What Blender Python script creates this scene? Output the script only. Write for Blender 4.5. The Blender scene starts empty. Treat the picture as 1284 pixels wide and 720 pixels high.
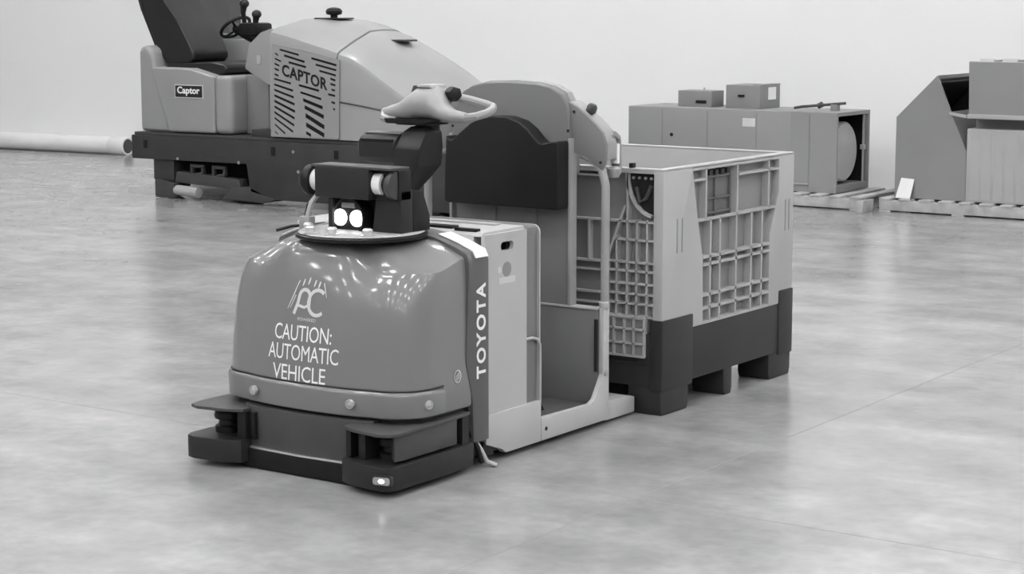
import bpy, bmesh, math, random
from mathutils import Vector, Matrix
random.seed(7)
scene = bpy.context.scene
COL = scene.collection

# ------------------------------------------------------------------ camera, world, exposure
F_PX, CAM_H, YAW = 2450.0, 1.68, math.radians(34.8)
PITCH = math.atan(360.0 / F_PX)
cam_data = bpy.data.cameras.new('camera')
cam_data.sensor_fit = 'HORIZONTAL'
cam_data.sensor_width = 36.0
cam_data.lens = 36.0 * F_PX / 1284.0
cam_data.clip_end = 200
cam = bpy.data.objects.new('camera', cam_data)
COL.objects.link(cam)
cam.location = (0, 0, CAM_H)
cam.rotation_euler = (math.pi / 2 - PITCH, 0, YAW)
scene.camera = cam

world = bpy.data.worlds.new('world')
scene.world = world
world.use_nodes = True
world.node_tree.nodes['Background'].inputs[0].default_value = (1, 1, 1, 1)
world.node_tree.nodes['Background'].inputs[1].default_value = 0.35

LAMP_STRENGTH = 49.0
scene.view_settings.view_transform = 'Standard'
scene.view_settings.look = 'None'
scene.view_settings.exposure = 0.0
scene.view_settings.gamma = 1.0
scene.view_settings.use_curve_mapping = False

# ------------------------------------------------------------------ materials
MATS = {}
def mat(name, g, rough=0.5, var=0.05, scale=6.0, metal=0.0, coat=0.0, spec=0.5, emit=0.0, bump=0.0, bscale=60.0):
    if name in MATS:
        return MATS[name]
    m = bpy.data.materials.new(name)
    m.use_nodes = True
    nt = m.node_tree
    b = nt.nodes['Principled BSDF']
    tc = nt.nodes.new('ShaderNodeTexCoord')
    n = nt.nodes.new('ShaderNodeTexNoise')
    n.inputs['Scale'].default_value = scale
    n.inputs['Detail'].default_value = 5
    r = nt.nodes.new('ShaderNodeValToRGB')
    r.color_ramp.elements[0].position = 0.3
    r.color_ramp.elements[1].position = 0.7
    lo, hi = g * (1 - var), g * (1 + var)
    r.color_ramp.elements[0].color = (lo, lo, lo, 1)
    r.color_ramp.elements[1].color = (hi, hi, hi, 1)
    nt.links.new(tc.outputs['Object'], n.inputs['Vector'])
    nt.links.new(n.outputs['Fac'], r.inputs['Fac'])
    nt.links.new(r.outputs['Color'], b.inputs['Base Color'])
    b.inputs['Roughness'].default_value = rough
    b.inputs['Metallic'].default_value = metal
    b.inputs['Coat Weight'].default_value = coat
    b.inputs['Coat Roughness'].default_value = 0.08
    b.inputs['Specular IOR Level'].default_value = spec
    if emit:
        b.inputs['Emission Color'].default_value = (1, 1, 1, 1)
        b.inputs['Emission Strength'].default_value = emit
    if bump:
        n2 = nt.nodes.new('ShaderNodeTexNoise')
        n2.inputs['Scale'].default_value = bscale
        bp = nt.nodes.new('ShaderNodeBump')
        bp.inputs['Strength'].default_value = bump
        bp.inputs['Distance'].default_value = 0.01
        nt.links.new(tc.outputs['Object'], n2.inputs['Vector'])
        nt.links.new(n2.outputs['Fac'], bp.inputs['Height'])
        nt.links.new(bp.outputs['Normal'], b.inputs['Normal'])
    MATS[name] = m
    return m

def floor_material():
    m = bpy.data.materials.new('polished_concrete')
    m.use_nodes = True
    nt = m.node_tree
    L = nt.links.new
    b = nt.nodes['Principled BSDF']
    tc = nt.nodes.new('ShaderNodeTexCoord')
    def noise(scale, detail, stretch=(1, 1, 1), dist=0.0, rot=0.0):
        mp = nt.nodes.new('ShaderNodeMapping')
        mp.inputs['Scale'].default_value = stretch
        mp.inputs['Rotation'].default_value = (0, 0, rot)
        n = nt.nodes.new('ShaderNodeTexNoise')
        n.inputs['Scale'].default_value = scale
        n.inputs['Detail'].default_value = detail
        n.inputs['Distortion'].default_value = 0.0
        L(tc.outputs['Object'], mp.inputs['Vector'])
        L(mp.outputs['Vector'], n.inputs['Vector'])
        return n.outputs['Fac']
    def ramp(src, p0, c0, p1, c1):
        r = nt.nodes.new('ShaderNodeMapRange')
        r.clamp = True
        for nm, val in (('From Min', p0), ('From Max', p1), ('To Min', c0), ('To Max', c1)):
            r.inputs[nm].default_value = val
        L(src, r.inputs['Value'])
        return r.outputs['Result']
    def mul(a, c):
        x = nt.nodes.new('ShaderNodeMath')
        x.operation = 'MULTIPLY'
        L(a, x.inputs[0])
        L(c, x.inputs[1])
        return x.outputs[0]
    big = ramp(noise(0.7, 4, dist=0.6), 0.3, 0.25, 0.72, 0.37)
    mid = ramp(noise(3.6, 6, dist=1.2), 0.3, 0.80, 0.7, 1.12)
    fine = ramp(noise(17.0, 5, dist=0.5), 0.3, 0.92, 0.7, 1.06)
    sheen_streak = ramp(noise(1.1, 5, (0.35, 2.2, 1), 0.8, 0.5), 0.35, 0.86, 0.7, 1.1)
    L(mul(mul(mul(big, mid), sheen_streak), fine), b.inputs['Base Color'])  # concrete's own blotches and its uneven sheen, both put into the colour
    b.inputs['Roughness'].default_value = 0.21
    b.inputs['Specular IOR Level'].default_value = 0.5
    return m

M_FLOOR = floor_material()
M_WALL = mat('painted_wall', 0.80, 0.6, 0.02, 0.5)
M_CEIL = mat('ceiling_paint', 0.62, 0.8, 0.03, 0.4)
M_LAMP = mat('lamp_lens', 0.9, 0.4, 0.0, emit=LAMP_STRENGTH)
M_HOUSING = mat('lamp_housing', 0.5, 0.5)
M_HOOD = mat('tug_hood_paint', 0.17, 0.27, 0.03, 3, coat=0.6)
M_LIP = mat('tug_lip_paint', 0.15, 0.3, 0.03, 3, coat=0.4)
M_BODY = mat('tug_body_paint', 0.42, 0.4, 0.03, 4)
M_BODY2 = mat('tug_back_paint', 0.165, 0.45, 0.04, 4)
M_BAND = mat('tug_dark_band', 0.095, 0.4, 0.05, 8)
M_EDGE = mat('tug_light_edge', 0.38, 0.4, 0.05, 6)
M_BLACK = mat('black_plastic', 0.007, 0.42, 0.2, 20, spec=0.3)
M_BLACKR = mat('black_rubber', 0.007, 0.7, 0.2, 20, spec=0.25)
M_CHAR = mat('charcoal_steel', 0.017, 0.45, 0.15, 12, spec=0.35)
M_DGREY = mat('dark_grey_steel', 0.052, 0.45, 0.1, 10, spec=0.4)
M_PAD = mat('black_vinyl', 0.010, 0.5, 0.2, 6, spec=0.3, bump=0.15, bscale=4)
M_SILVER = mat('bright_metal', 0.7, 0.3, 0.05, 10, metal=0.8)
M_GRIP = mat('grey_moulded_plastic', 0.29, 0.38, 0.06, 6)
M_WHITE = mat('white_print', 0.78, 0.5, 0.02)
M_CREAM = mat('white_collar', 0.75, 0.5, 0.03)
M_PALEP = mat('pale_print', 0.55, 0.5, 0.02)
M_TREAD = mat('step_tread', 0.07, 0.55, 0.25, 90, bump=0.6, bscale=120)
M_LED = mat('lit_led', 0.9, 0.3, 0.0, emit=3.0)
M_LED2 = mat('small_lit_led', 0.9, 0.3, 0.0, emit=2.5)
M_LENS = mat('dark_glass', 0.02, 0.08, 0.0)
M_BIN = mat('bin_plastic', 0.40, 0.5, 0.05, 3)
M_BINSHADE = mat('bin_shaded_plastic', 0.235, 0.55, 0.05, 3)  # darker copy of the bin plastic, recess shade put into its colour
M_HATCH = mat('hatch_plastic', 0.12, 0.55, 0.05, 3)
M_BINB = mat('bin_base_plastic', 0.022, 0.5, 0.15, 4, spec=0.4)
M_SCR = mat('scrubber_body_plastic', 0.265, 0.42, 0.04, 2)
M_SCRL = mat('scrubber_hood_plastic', 0.30, 0.36, 0.04, 2, coat=0.2)
M_SCRC = mat('scrubber_chassis_paint', 0.036, 0.5, 0.2, 5, spec=0.4)
M_SEAT = mat('seat_vinyl', 0.012, 0.35, 0.2, 6)
M_STEEL = mat('grey_sheet_metal', 0.25, 0.5, 0.05, 2)
M_STEELD = mat('mid_grey_sheet_metal', 0.22, 0.5, 0.06, 1.5)
M_STEELL = mat('light_sheet_metal', 0.36, 0.5, 0.06, 3)
M_DRUM = mat('galvanised_drum', 0.40, 0.45, 0.06, 5)
M_WOOD = mat('pallet_wood', 0.38, 0.8, 0.2, 9)
M_PIPE = mat('white_pipe_plastic', 0.72, 0.4, 0.05, 3)
M_COLUMN = mat('dark_column_paint', 0.09, 0.6, 0.05, 3)
M_JOINT = mat('floor_joint_filler', 0.22, 0.7, 0.1, 12)
M_PAPER = mat('white_paper', 0.7, 0.7, 0.02)

# ------------------------------------------------------------------ geometry helpers
def link(o):
    COL.objects.link(o)
    return o

def empty(name, loc, label, cat, group=None):
    o = link(bpy.data.objects.new(name, None))
    o.location = loc
    o.empty_display_size = 0.1
    o['label'] = label
    o['category'] = cat
    if group:
        o['group'] = group
    return o

def tag(o, label, cat, group=None):
    o['label'] = label
    o['category'] = cat
    if group:
        o['group'] = group
    return o

def origin_of(parent):
    v = Vector((0, 0, 0))
    while parent is not None:
        v += parent.location
        parent = parent.parent
    return v

class MB:
    """collects world-space geometry for one mesh"""
    def __init__(self):
        self.v, self.f = [], []
    def add(self, vs, fs):
        k = len(self.v)
        self.v += [Vector(p) for p in vs]
        self.f += [tuple(i + k for i in f) for f in fs]
        return self
    def box(self, x0, x1, y0, y1, z0, z1):
        x0, x1 = min(x0, x1), max(x0, x1)
        y0, y1 = min(y0, y1), max(y0, y1)
        z0, z1 = min(z0, z1), max(z0, z1)
        return self.add([(x0,y0,z0),(x1,y0,z0),(x1,y1,z0),(x0,y1,z0),(x0,y0,z1),(x1,y0,z1),(x1,y1,z1),(x0,y1,z1)],
                        [(0,3,2,1),(4,5,6,7),(0,1,5,4),(1,2,6,5),(2,3,7,6),(3,0,4,7)])
    def prism(self, poly, axis, a0, a1):
        """poly 2-D; axis 'x': (y,z), 'y': (x,z), 'z': (x,y)"""
        n = len(poly)
        def P(p, a):
            return {'x': (a, p[0], p[1]), 'y': (p[0], a, p[1]), 'z': (p[0], p[1], a)}[axis]
        vs = [P(p, a0) for p in poly] + [P(p, a1) for p in poly]
        fs = [tuple(range(n)), tuple(range(2*n-1, n-1, -1))]
        fs += [(i, i+n, (i+1) % n + n, (i+1) % n) for i in range(n)]
        return self.add(vs, fs)
    def rings(self, rings, cap0=True, cap1=True, closed=True):
        n = len(rings[0])
        k = len(self.v)
        for r in rings:
            self.v += [Vector(p) for p in r]
        for j in range(len(rings) - 1):
            for i in range(n if closed else n - 1):
                a = k + j*n + i
                b = k + j*n + (i+1) % n
                self.f.append((a, b, b + n, a + n))
        if cap0:
            self.f.append(tuple(k + i for i in reversed(range(n))))
        if cap1:
            self.f.append(tuple(k + (len(rings)-1)*n + i for i in range(n)))
        return self
    def tube(self, pts, r, n=10, caps=True):
        pts = [Vector(p) for p in pts]
        rs = r if isinstance(r, (list, tuple)) else [r] * len(pts)
        rings, prev = [], None
        for i, p in enumerate(pts):
            d = (pts[min(i+1, len(pts)-1)] - pts[max(i-1, 0)]).normalized()
            if prev is None:
                ref = Vector((0, 0, 1)) if abs(d.z) < 0.9 else Vector((1, 0, 0))
                prev = d.cross(ref).normalized()
            s = (prev - d * prev.dot(d)).normalized()
            prev = s
            t = d.cross(s)
            rings.append([p + (s*math.cos(2*math.pi*k/n) + t*math.sin(2*math.pi*k/n)) * rs[i] for k in range(n)])
        return self.rings(rings, caps, caps)
    def lathe(self, c, axis, prof, n=24):
        """prof: (radius, height along axis) pairs"""
        c = Vector(c); d = Vector(axis).normalized()
        s = d.orthogonal().normalized(); t = d.cross(s)
        rr = [[c + d*h + (s*math.cos(2*math.pi*k/n) + t*math.sin(2*math.pi*k/n))*max(r, 1e-4) for k in range(n)] for r, h in prof]
        return self.rings(rr)
    def sphere(self, c, r, sc=(1, 1, 1), n=16, m=10):
        c = Vector(c)
        rr = []
        for j in range(m + 1):
            th = math.pi * (0.02 + 0.96 * j / m)
            rr.append([c + Vector((sc[0]*r*math.sin(th)*math.cos(2*math.pi*k/n), sc[1]*r*math.sin(th)*math.sin(2*math.pi*k/n), -sc[2]*r*math.cos(th))) for k in range(n)])
        return self.rings(rr)
    def build(self, name, material, parent=None, bevel=0.0, seg=2, smooth=True, angle=35, loc=None, label=None):
        org = origin_of(parent)
        base = Vector(loc) if (loc is not None) else org
        me = bpy.data.meshes.new(name)
        bm = bmesh.new()
        vs = [bm.verts.new(p - base) for p in self.v]
        for f in self.f:
            try:
                bm.faces.new([vs[i] for i in f])
            except ValueError:
                pass
        bmesh.ops.recalc_face_normals(bm, faces=bm.faces)
        if bevel:
            es = [e for e in bm.edges if len(e.link_faces) == 2 and e.calc_face_angle(0) > math.radians(28)]
            if es:
                bmesh.ops.bevel(bm, geom=es, offset=bevel, segments=seg, affect='EDGES', profile=0.6, clamp_overlap=True)
        bm.to_mesh(me)
        bm.free()
        me.materials.append(material)
        if smooth:
            me.polygons.foreach_set('use_smooth', [True] * len(me.polygons))
            me.set_sharp_from_angle(angle=math.radians(angle))
        o = bpy.data.objects.new(name, me)
        o.location = base - org
        o.parent = parent
        if label:
            o['label'] = label
        return link(o)

def B(name, material, parent, x0, x1, y0, y1, z0, z1, bevel=0.0, **k):
    return MB().box(x0, x1, y0, y1, z0, z1).build(name, material, parent, bevel, **k)

def arc(c, r, a0, a1, n=8):
    return [(c[0] + r*math.cos(math.radians(a0 + (a1-a0)*i/n)), c[1] + r*math.sin(math.radians(a0 + (a1-a0)*i/n))) for i in range(n + 1)]

def rrect(x0, x1, y0, y1, r, n=5):
    return (arc((x1-r, y1-r), r, 0, 90, n) + arc((x0+r, y1-r), r, 90, 180, n) + arc((x0+r, y0+r), r, 180, 270, n) + arc((x1-r, y0+r), r, 270, 360, n))

def curve_mesh(cu):
    o = bpy.data.objects.new('tmp', cu)
    COL.objects.link(o)
    dg = bpy.context.evaluated_depsgraph_get()
    me = o.evaluated_get(dg).to_mesh()
    vs = [v.co.copy() for v in me.vertices]
    fs = [tuple(p.vertices) for p in me.polygons]
    o.evaluated_get(dg).to_mesh_clear()
    bpy.data.objects.remove(o)
    bpy.data.curves.remove(cu)
    return vs, fs

def plate2d(outer, holes, half):
    """flat plate with real holes, in its own (u, v, w) coordinates"""
    cu = bpy.data.curves.new('tmp', 'CURVE')
    cu.dimensions = '2D'
    cu.fill_mode = 'BOTH'
    cu.extrude = half
    for loop in [outer] + holes:
        s = cu.splines.new('POLY')
        s.points.add(len(loop) - 1)
        for p, q in zip(s.points, loop):
            p.co = (q[0], q[1], 0, 1)
        s.use_cyclic_u = True
    return curve_mesh(cu)

def text2d(body, height, xscale=1.0, extrude=0.0, spacing=1.0, bold=0.0, lines=1.0):
    cu = bpy.data.curves.new('tmp', 'FONT')
    cu.body = body
    cu.align_x = 'CENTER'
    cu.align_y = 'CENTER'
    cu.size = height / 0.70
    cu.space_character = spacing
    cu.space_line = lines
    cu.extrude = extrude
    cu.offset = bold
    cu.resolution_u = 3
    vs, fs = curve_mesh(cu)
    xs = [v.x for v in vs]; ys = [v.y for v in vs]
    mx, my = (min(xs)+max(xs))/2, (min(ys)+max(ys))/2
    return [Vector(((v.x-mx)*xscale, v.y-my, v.z)) for v in vs], fs

def struct(o):
    o['kind'] = 'structure'
    return o

# ------------------------------------------------------------------ the hall
fl = struct(B('floor', M_FLOOR, None, -45, 25, -20, 30, -0.1, 0.0, smooth=False))
fl['label'] = 'polished grey blotchy concrete floor, its cloudy sheen put into the colour'
B('floor_joint', M_JOINT, fl, -40, 24, 5.560, 5.563, -0.004, 0.0005, smooth=False)
B('floor_joint', M_JOINT, fl, -3.356, -3.353, -19, 15, -0.004, 0.0005, smooth=False)
# back wall, turned 4.6 degrees to the vehicles
WA = math.atan2(0.9, 11.0)
def wall_y(x):
    return 15.12 + (x + 17.5) * math.tan(WA)
wl = MB()
wl.add([(-45, wall_y(-45), 0), (25, wall_y(25), 0), (25, wall_y(25)+0.3, 0), (-45, wall_y(-45)+0.3, 0),
        (-45, wall_y(-45), 9), (25, wall_y(25), 9), (25, wall_y(25)+0.3, 9), (-45, wall_y(-45)+0.3, 9)],
       [(0,3,2,1),(4,5,6,7),(0,1,5,4),(1,2,6,5),(2,3,7,6),(3,0,4,7)])
w = struct(wl.build('wall_back', M_WALL, None, smooth=False))
w['label'] = 'smooth white painted back wall of the hall'
c = struct(B('ceiling', M_CEIL, None, -45, 25, -20, 18.6, 9.0, 9.2, smooth=False))
c['label'] = 'pale ceiling of the hall'
cx0, cx1 = -14.73, -14.17
c = struct(MB().add([(cx0, wall_y(cx0)-0.18, 0), (cx1, wall_y(cx1)-0.18, 0), (cx1, wall_y(cx1), 0), (cx0, wall_y(cx0), 0),
                     (cx0, wall_y(cx0)-0.18, 9), (cx1, wall_y(cx1)-0.18, 9), (cx1, wall_y(cx1), 9), (cx0, wall_y(cx0), 9)],
                    [(0,3,2,1),(4,5,6,7),(0,1,5,4),(1,2,6,5),(2,3,7,6),(3,0,4,7)]).build('wall_column', M_COLUMN, None, smooth=False))
c['label'] = 'dark grey column against the white wall behind the seat'

# high bay lamps: one fixture copied over the ceiling
def make_lamp():
    t = empty('high_bay_lamp', (0, 0, 8.2), 'long white high bay lamp hanging under the ceiling', 'lamp', 'high bay lamps')
    MB().prism([(-0.28,8.28),(0.28,8.28),(0.20,8.40),(-0.20,8.40)], 'y', -0.65, 0.65).build('housing', M_HOUSING, t, 0.01)
    B('lens', M_LAMP, t, -0.25, 0.25, -0.62, 0.62, 8.255, 8.28, smooth=False)
    MB().tube([(0, -0.4, 8.4), (0, -0.4, 8.96)], 0.01, 6).build('rod', M_HOUSING, t)
    MB().tube([(0, 0.4, 8.4), (0, 0.4, 8.96)], 0.01, 6).build('rod', M_HOUSING, t)
    return t
def copy_tree(o, parent=None):
    n = o.copy()
    COL.objects.link(n)
    n.parent = parent
    for ch in [q for q in o.children]:
        copy_tree(ch, n)
    return n
bpy.context.view_layer.update()
lamp0 = make_lamp()
first = True
for i in range(8):
    for j in range(8):
        l = lamp0 if first else copy_tree(lamp0)
        first = False
        l.location = (-16.0 + i*4.1, -14.1 + j*3.9, 8.2)

# white pipe lying along the foot of the wall
pp = MB()
pa = Vector((-30, wall_y(-30) - 0.11, 0.095)); pb = Vector((-15.66, wall_y(-15.66) - 0.11, 0.095))
d = (pb - pa).normalized()
pipe = empty('drain_pipe', (-22, wall_y(-22) - 0.11, 0), 'long white plastic pipe lying at the foot of the wall', 'pipe')
MB().tube([pa, pb], 0.095, 20, caps=True).build('pipe_barrel', M_PIPE, pipe)
MB().lathe(pb - d*0.22, d, [(0.096, 0), (0.103, 0.01), (0.103, 0.20), (0.097, 0.225), (0.08, 0.225), (0.08, 0.15)], 20).build('pipe_collar', M_PIPE, pipe)
MB().lathe(pb, d, [(0.001, 0.0), (0.079, 0.0), (0.079, 0.002), (0.001, 0.002)], 20).build('end_cap', M_DGREY, pipe)

# ------------------------------------------------------------------ tow tractor
CX = -4.5
R, Lx = -4.05, -4.95
tug = empty('tow_tractor', (CX, 5.8, 0), 'grey driverless tow tractor with caution lettering on its rounded hood', 'vehicle')

# --- hood surface
HA = 0.45
def hood_outline(ins_f, ins_s, nside=4, narc=8, nfront=16):
    a = HA - ins_s
    yf = 5.165 + ins_f
    r = max(0.03, 0.15 - 0.5*ins_s)
    def fy(x):
        return yf + 0.10 * (x/HA)**2 * (0.6 + 0.4*(x/HA)**2)
    pts = []
    ycorner = fy(a - r) + r
    for i in range(nside):
        pts.append((a, 5.57 + (ycorner - 5.57)*i/nside))
    for i in range(narc):
        t = i/narc*math.pi/2
        pts.append((a - r + r*math.cos(t), ycorner - r*math.sin(t)))
    for i in range(nfront + 1):
        x = (a - r) * (1 - 2*i/nfront)
        pts.append((x, fy(x)))
    for i in range(narc):
        t = (i+1)/narc*math.pi/2
        pts.append((-(a - r) - r*math.sin(t), ycorner - r*math.cos(t)))
    for i in range(nside):
        pts.append((-a, ycorner + (5.57 - ycorner)*(i+1)/nside))
    return pts
def sst(a, b, x):
    t = min(1, max(0, (x-a)/(b-a)))
    return t*t*(3-2*t)
#            front inset, side inset, z front, z side
HR = [(0.03,0.03,0.232,0.232),(0.004,0.004,0.236,0.236),(0.0,0.0,0.245,0.245),(0.0,0.0,0.33,0.33),(0.009,0.003,0.44,0.44),(0.028,0.007,0.58,0.58),
      (0.050,0.011,0.68,0.665),(0.078,0.016,0.755,0.72),(0.090,0.020,0.782,0.737),(0.102,0.029,0.806,0.743),(0.118,0.070,0.820,0.760),
      (0.142,0.14,0.829,0.790),(0.17,0.20,0.834,0.815),(0.20,0.235,0.837,0.828),(0.26,0.28,0.839,0.836),(0.33,0.33,0.841,0.841)]
def hood_ring(k, extra=0.0):
    inf, ins, zf, zs = HR[k]
    base = hood_outline(0.0, 0.0)
    out = []
    o1 = hood_outline(inf - extra, ins - extra)
    for (bx, by), (x, y) in zip(base, o1):
        wgt = sst(0.13, 0.27, abs(bx))
        rise = 0.035 * sst(5.30, 5.57, by) * sst(0.5, 0.72, (zf+zs)/2) * (1 if k < 12 else 0.4)
        out.append(Vector((CX + x, y, zf + (zs-zf)*wgt + rise*wgt)))
    return out
hm = MB()
hm.rings([hood_ring(k) for k in range(len(HR))], True, True, closed=False)
n_ = len(hood_ring(0))
# rear closing wall
hood = None
bk = [hood_ring(k) for k in range(len(HR))]
loop = [b[0] for b in bk] + [b[-1] for b in reversed(bk)]
hm.add(loop, [tuple(range(len(loop)))])
hood = hm.build('hood', M_HOOD, tug, angle=30)

def hood_front(X, Z, off=0.0):
    """y of the hood front at x, z"""
    ks = [2,3,4,5,6,7,8]
    for a, b in zip(ks, ks[1:]):
        if HR[a][2] <= Z <= HR[b][2] or b == 8:
            t = (Z - HR[a][2]) / (HR[b][2] - HR[a][2])
            inf = HR[a][0] + (HR[b][0]-HR[a][0])*t
            x = X - CX
            return 5.165 + inf + 0.10*(x/HA)**2*(0.6+0.4*(x/HA)**2) - off

# lower lip: a proud band with its own edge, round sensors in it
lp = MB()
rr = []
for z, e in ((0.240, 0.0), (0.243, 0.010), (0.318, 0.013), (0.330, 0.008), (0.334, -0.002)):
    o1 = hood_outline(-e, -e)[3:-3]
    rr.append([Vector((CX + x, y, z - (0.10*max(0, (0.06-min(i, len(o1)-1-i)*0.03)) if z > 0.3 else 0))) for i, (x, y) in enumerate(o1)])
lp.rings(rr, True, True, closed=False)
lip = lp.build('hood_lip', M_LIP, hood, angle=50)
for px_, py_, nx_, ny_ in ((-0.222, 5.167, -0.10, -1.0), (0.222, 5.172, 0.12, -1.0), (0.447, 5.312, 0.97, -0.25)):
    nrm = Vector((nx_, ny_, 0)).normalized()
    MB().lathe(Vector((CX + px_, py_, 0.285)) + nrm*0.012, nrm, [(0.017, -0.01), (0.017, 0.002), (0.013, 0.004), (0.012, 0.001), (0.007, 0.004), (0.001, 0.006)], 16).build('sensor_button', M_EDGE, hood)
sm_ = [Vector((CX + x, y, 0.336)) for x, y in hood_outline(-0.001, -0.001)[3:-3]]
MB().tube(sm_, 0.0035, 6).build('lip_seam', M_CHAR, hood)

# writing on the hood: text bent onto the hood front
def wrap_text(name, body, height, xsc, X, Z, material, parent, slant=0.0, bold=0.0, lines=1.0, data=None):
    vs, fs = data if data else text2d(body, height, xsc, 0.0, 1.0, bold, lines)
    bm = bmesh.new()
    bv = [bm.verts.new(v) for v in vs]
    for f in fs:
        try: bm.faces.new([bv[i] for i in f])
        except ValueError: pass
    for k in range(-16, 17):
        for co, no in (((k*0.02, 0, 0), (1, 0, 0)), ((0, k*0.02, 0), (0, 1, 0))):
            g = bm.verts[:] + bm.edges[:] + bm.faces[:]
            bmesh.ops.bisect_plane(bm, geom=g, plane_co=co, plane_no=no)
    org = origin_of(parent)
    for v in bm.verts:
        x, z = X + v.co.x + slant*v.co.y, Z + v.co.y
        v.co = Vector((x, hood_front(x, z, 0.0025), z)) - org
    me = bpy.data.meshes.new(name)
    bm.to_mesh(me); bm.free()
    me.materials.append(material)
    o = bpy.data.objects.new(name, me)
    o.parent = parent
    return link(o)
for body, X, Z, H in (('CAUTION:', -4.507, 0.510, 0.056), ('AUTOMATIC', -4.503, 0.440, 0.056), ('VEHICLE', -4.516, 0.367, 0.056)):
    vs, fs = text2d(body, H, 1.0, 0.0, 0.96, 0.0)
    wd = max(v.x for v in vs) - min(v.x for v in vs)
    want = {'CAUTION:': 0.264, 'AUTOMATIC': 0.325, 'VEHICLE': 0.247}[body]
    vs = [Vector((v.x*want/wd, v.y, 0)) for v in vs]
    wrap_text('caution_lettering', '', 0, 1, X, Z, M_WHITE, hood, data=(vs, fs))
# emblem: rounded A and C, swooshes, dots, small word below
def ribbon(pts, wdt):
    vs, fs = [], []
    for i, p in enumerate(pts):
        q0, q1 = Vector(pts[max(0, i-1)]), Vector(pts[min(len(pts)-1, i+1)])
        dd = (q1-q0).normalized()
        nn = Vector((-dd.y, dd.x))
        ww = wdt[i] if isinstance(wdt, list) else wdt
        vs += [Vector((p[0]+nn.x*ww/2, p[1]+nn.y*ww/2, 0)), Vector((p[0]-nn.x*ww/2, p[1]-nn.y*ww/2, 0))]
    for i in range(len(pts)-1):
        fs.append((2*i, 2*i+1, 2*i+3, 2*i+2))
    return vs, fs
def join(parts):
    vs, fs = [], []
    for a, b in parts:
        k = len(vs)
        vs += a
        fs += [tuple(i+k for i in f) for f in b]
    return vs, fs
EX, EZ = -4.487, 0.622
A_ = [(-0.066, -0.046), (-0.052, -0.005)] + arc((-0.024, 0.018), 0.024, 170, 0, 8) + [(0.0, -0.02)]
Abar = [(-0.054, -0.014), (-0.02, -0.020), (0.0, -0.010)]
C_ = arc((0.036, 0.0), 0.040, 50, 310, 14)
C_ = [(x, z*1.1) for x, z in C_]
wrap_text('emblem_letters', '', 0, 1, EX, EZ, M_PALEP, hood, data=join([ribbon(A_, 0.013), ribbon(Abar, 0.010), ribbon(C_, 0.013)]))
sw = [ribbon([(-0.098, -0.030), (-0.074, 0.025), (-0.056, 0.072)], [0.002, 0.005, 0.004]), ribbon([(-0.086, -0.026), (-0.066, 0.020)], [0.002, 0.004]),
      ribbon([(0.056, 0.070), (0.066, 0.044), (0.074, 0.02)], [0.004, 0.004, 0.002])]
for k, (x, z) in enumerate(((-0.036, 0.066), (-0.012, 0.072), (0.016, 0.066), (0.036, 0.062))):
    sw.append(ribbon([(x-0.003, z-0.012), (x, z-0.002), (x+0.002, z+0.012)], [0.003, 0.007, 0.005]))
wrap_text('emblem_swoosh', '', 0, 1, EX, EZ, M_PALEP, hood, data=join(sw))
wrap_text('emblem_word', 'POWERED', 0.011, 1.15, EX - 0.004, EZ - 0.062, M_PALEP, hood)
# small round sticker, right cheek of the hood
st = MB()
sx, sy, sz = R + 0.0025 - 0.003, 5.485, 0.358
ring_o = [(sx+0.004, sy + 0.021*math.cos(t*math.pi/12), sz + 0.024*math.sin(t*math.pi/12)) for t in range(24)]
ring_i = [(sx+0.004, sy + 0.017*math.cos(t*math.pi/12), sz + 0.020*math.sin(t*math.pi/12)) for t in range(24)]
st.rings([ring_o, ring_i], False, False)
for k in (-1, 0, 1):
    st.add([(sx+0.004, sy-0.012, sz-0.012+k*0.009), (sx+0.004, sy+0.012, sz+0.004+k*0.009), (sx+0.004, sy+0.012, sz+0.008+k*0.009), (sx+0.004, sy-0.012, sz-0.008+k*0.009)], [(0,1,2,3)])
st.build('round_sticker', M_PALEP, hood, smooth=False)

# --- dark band behind the hood, with the maker's letters
bd = MB()
side_prof = [(5.578, 0.10), (5.578, 0.235), (5.535, 0.39), (5.555, 0.70), (5.562, 0.775)]
def band_ring(y, g):
    # arch profile over the width, slightly proud of the hood
    a = HA + g
    pts = [(-a, 0.10), (-a, 0.25), (-a, 0.40), (-a, 0.60), (-a, 0.755), (-a+0.012, 0.786), (-a+0.07, 0.81), (-a+0.16, 0.838), (-a+0.24, 0.848)]
    return pts + [(-x, z) for x, z in reversed(pts)]
def front_y(z):
    ks = [(0.10, 5.582), (0.235, 5.582), (0.39, 5.538), (0.70, 5.556), (0.9, 5.563)]
    for (z0, y0), (z1, y1) in zip(ks, ks[1:]):
        if z <= z1:
            return y0 + (y1-y0)*(z-z0)/(z1-z0)
    return ks[-1][1]
pr0 = band_ring(0, 0.002)
f_out = [(CX+x, front_y(z), z) for x, z in pr0]
f_out2 = [(CX+x*1.018, front_y(z)+0.010, z+(0.004 if z > 0.7 else 0)) for x, z in pr0]
b_out = [(CX+x*1.018, 5.664, z+(0.004 if z > 0.7 else 0)) for x, z in pr0]
bd.rings([f_out, f_out2, b_out], True, True)
band = bd.build('hood_band', M_BAND, tug, angle=40)
# letters run up the band on the right flank
vs, fs = text2d('TOYOTA', 0.052, 1.0, 0.001, 1.22, 0.0018)
wd = max(v.x for v in vs) - min(v.x for v in vs)
MB().add([(CX + HA*1.018 + 0.0045 + v.z, 5.615 - v.y*1.0, 0.505 + v.x*0.345/wd) for v in vs], fs).build('maker_lettering', M_WHITE, band, smooth=False)
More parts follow.
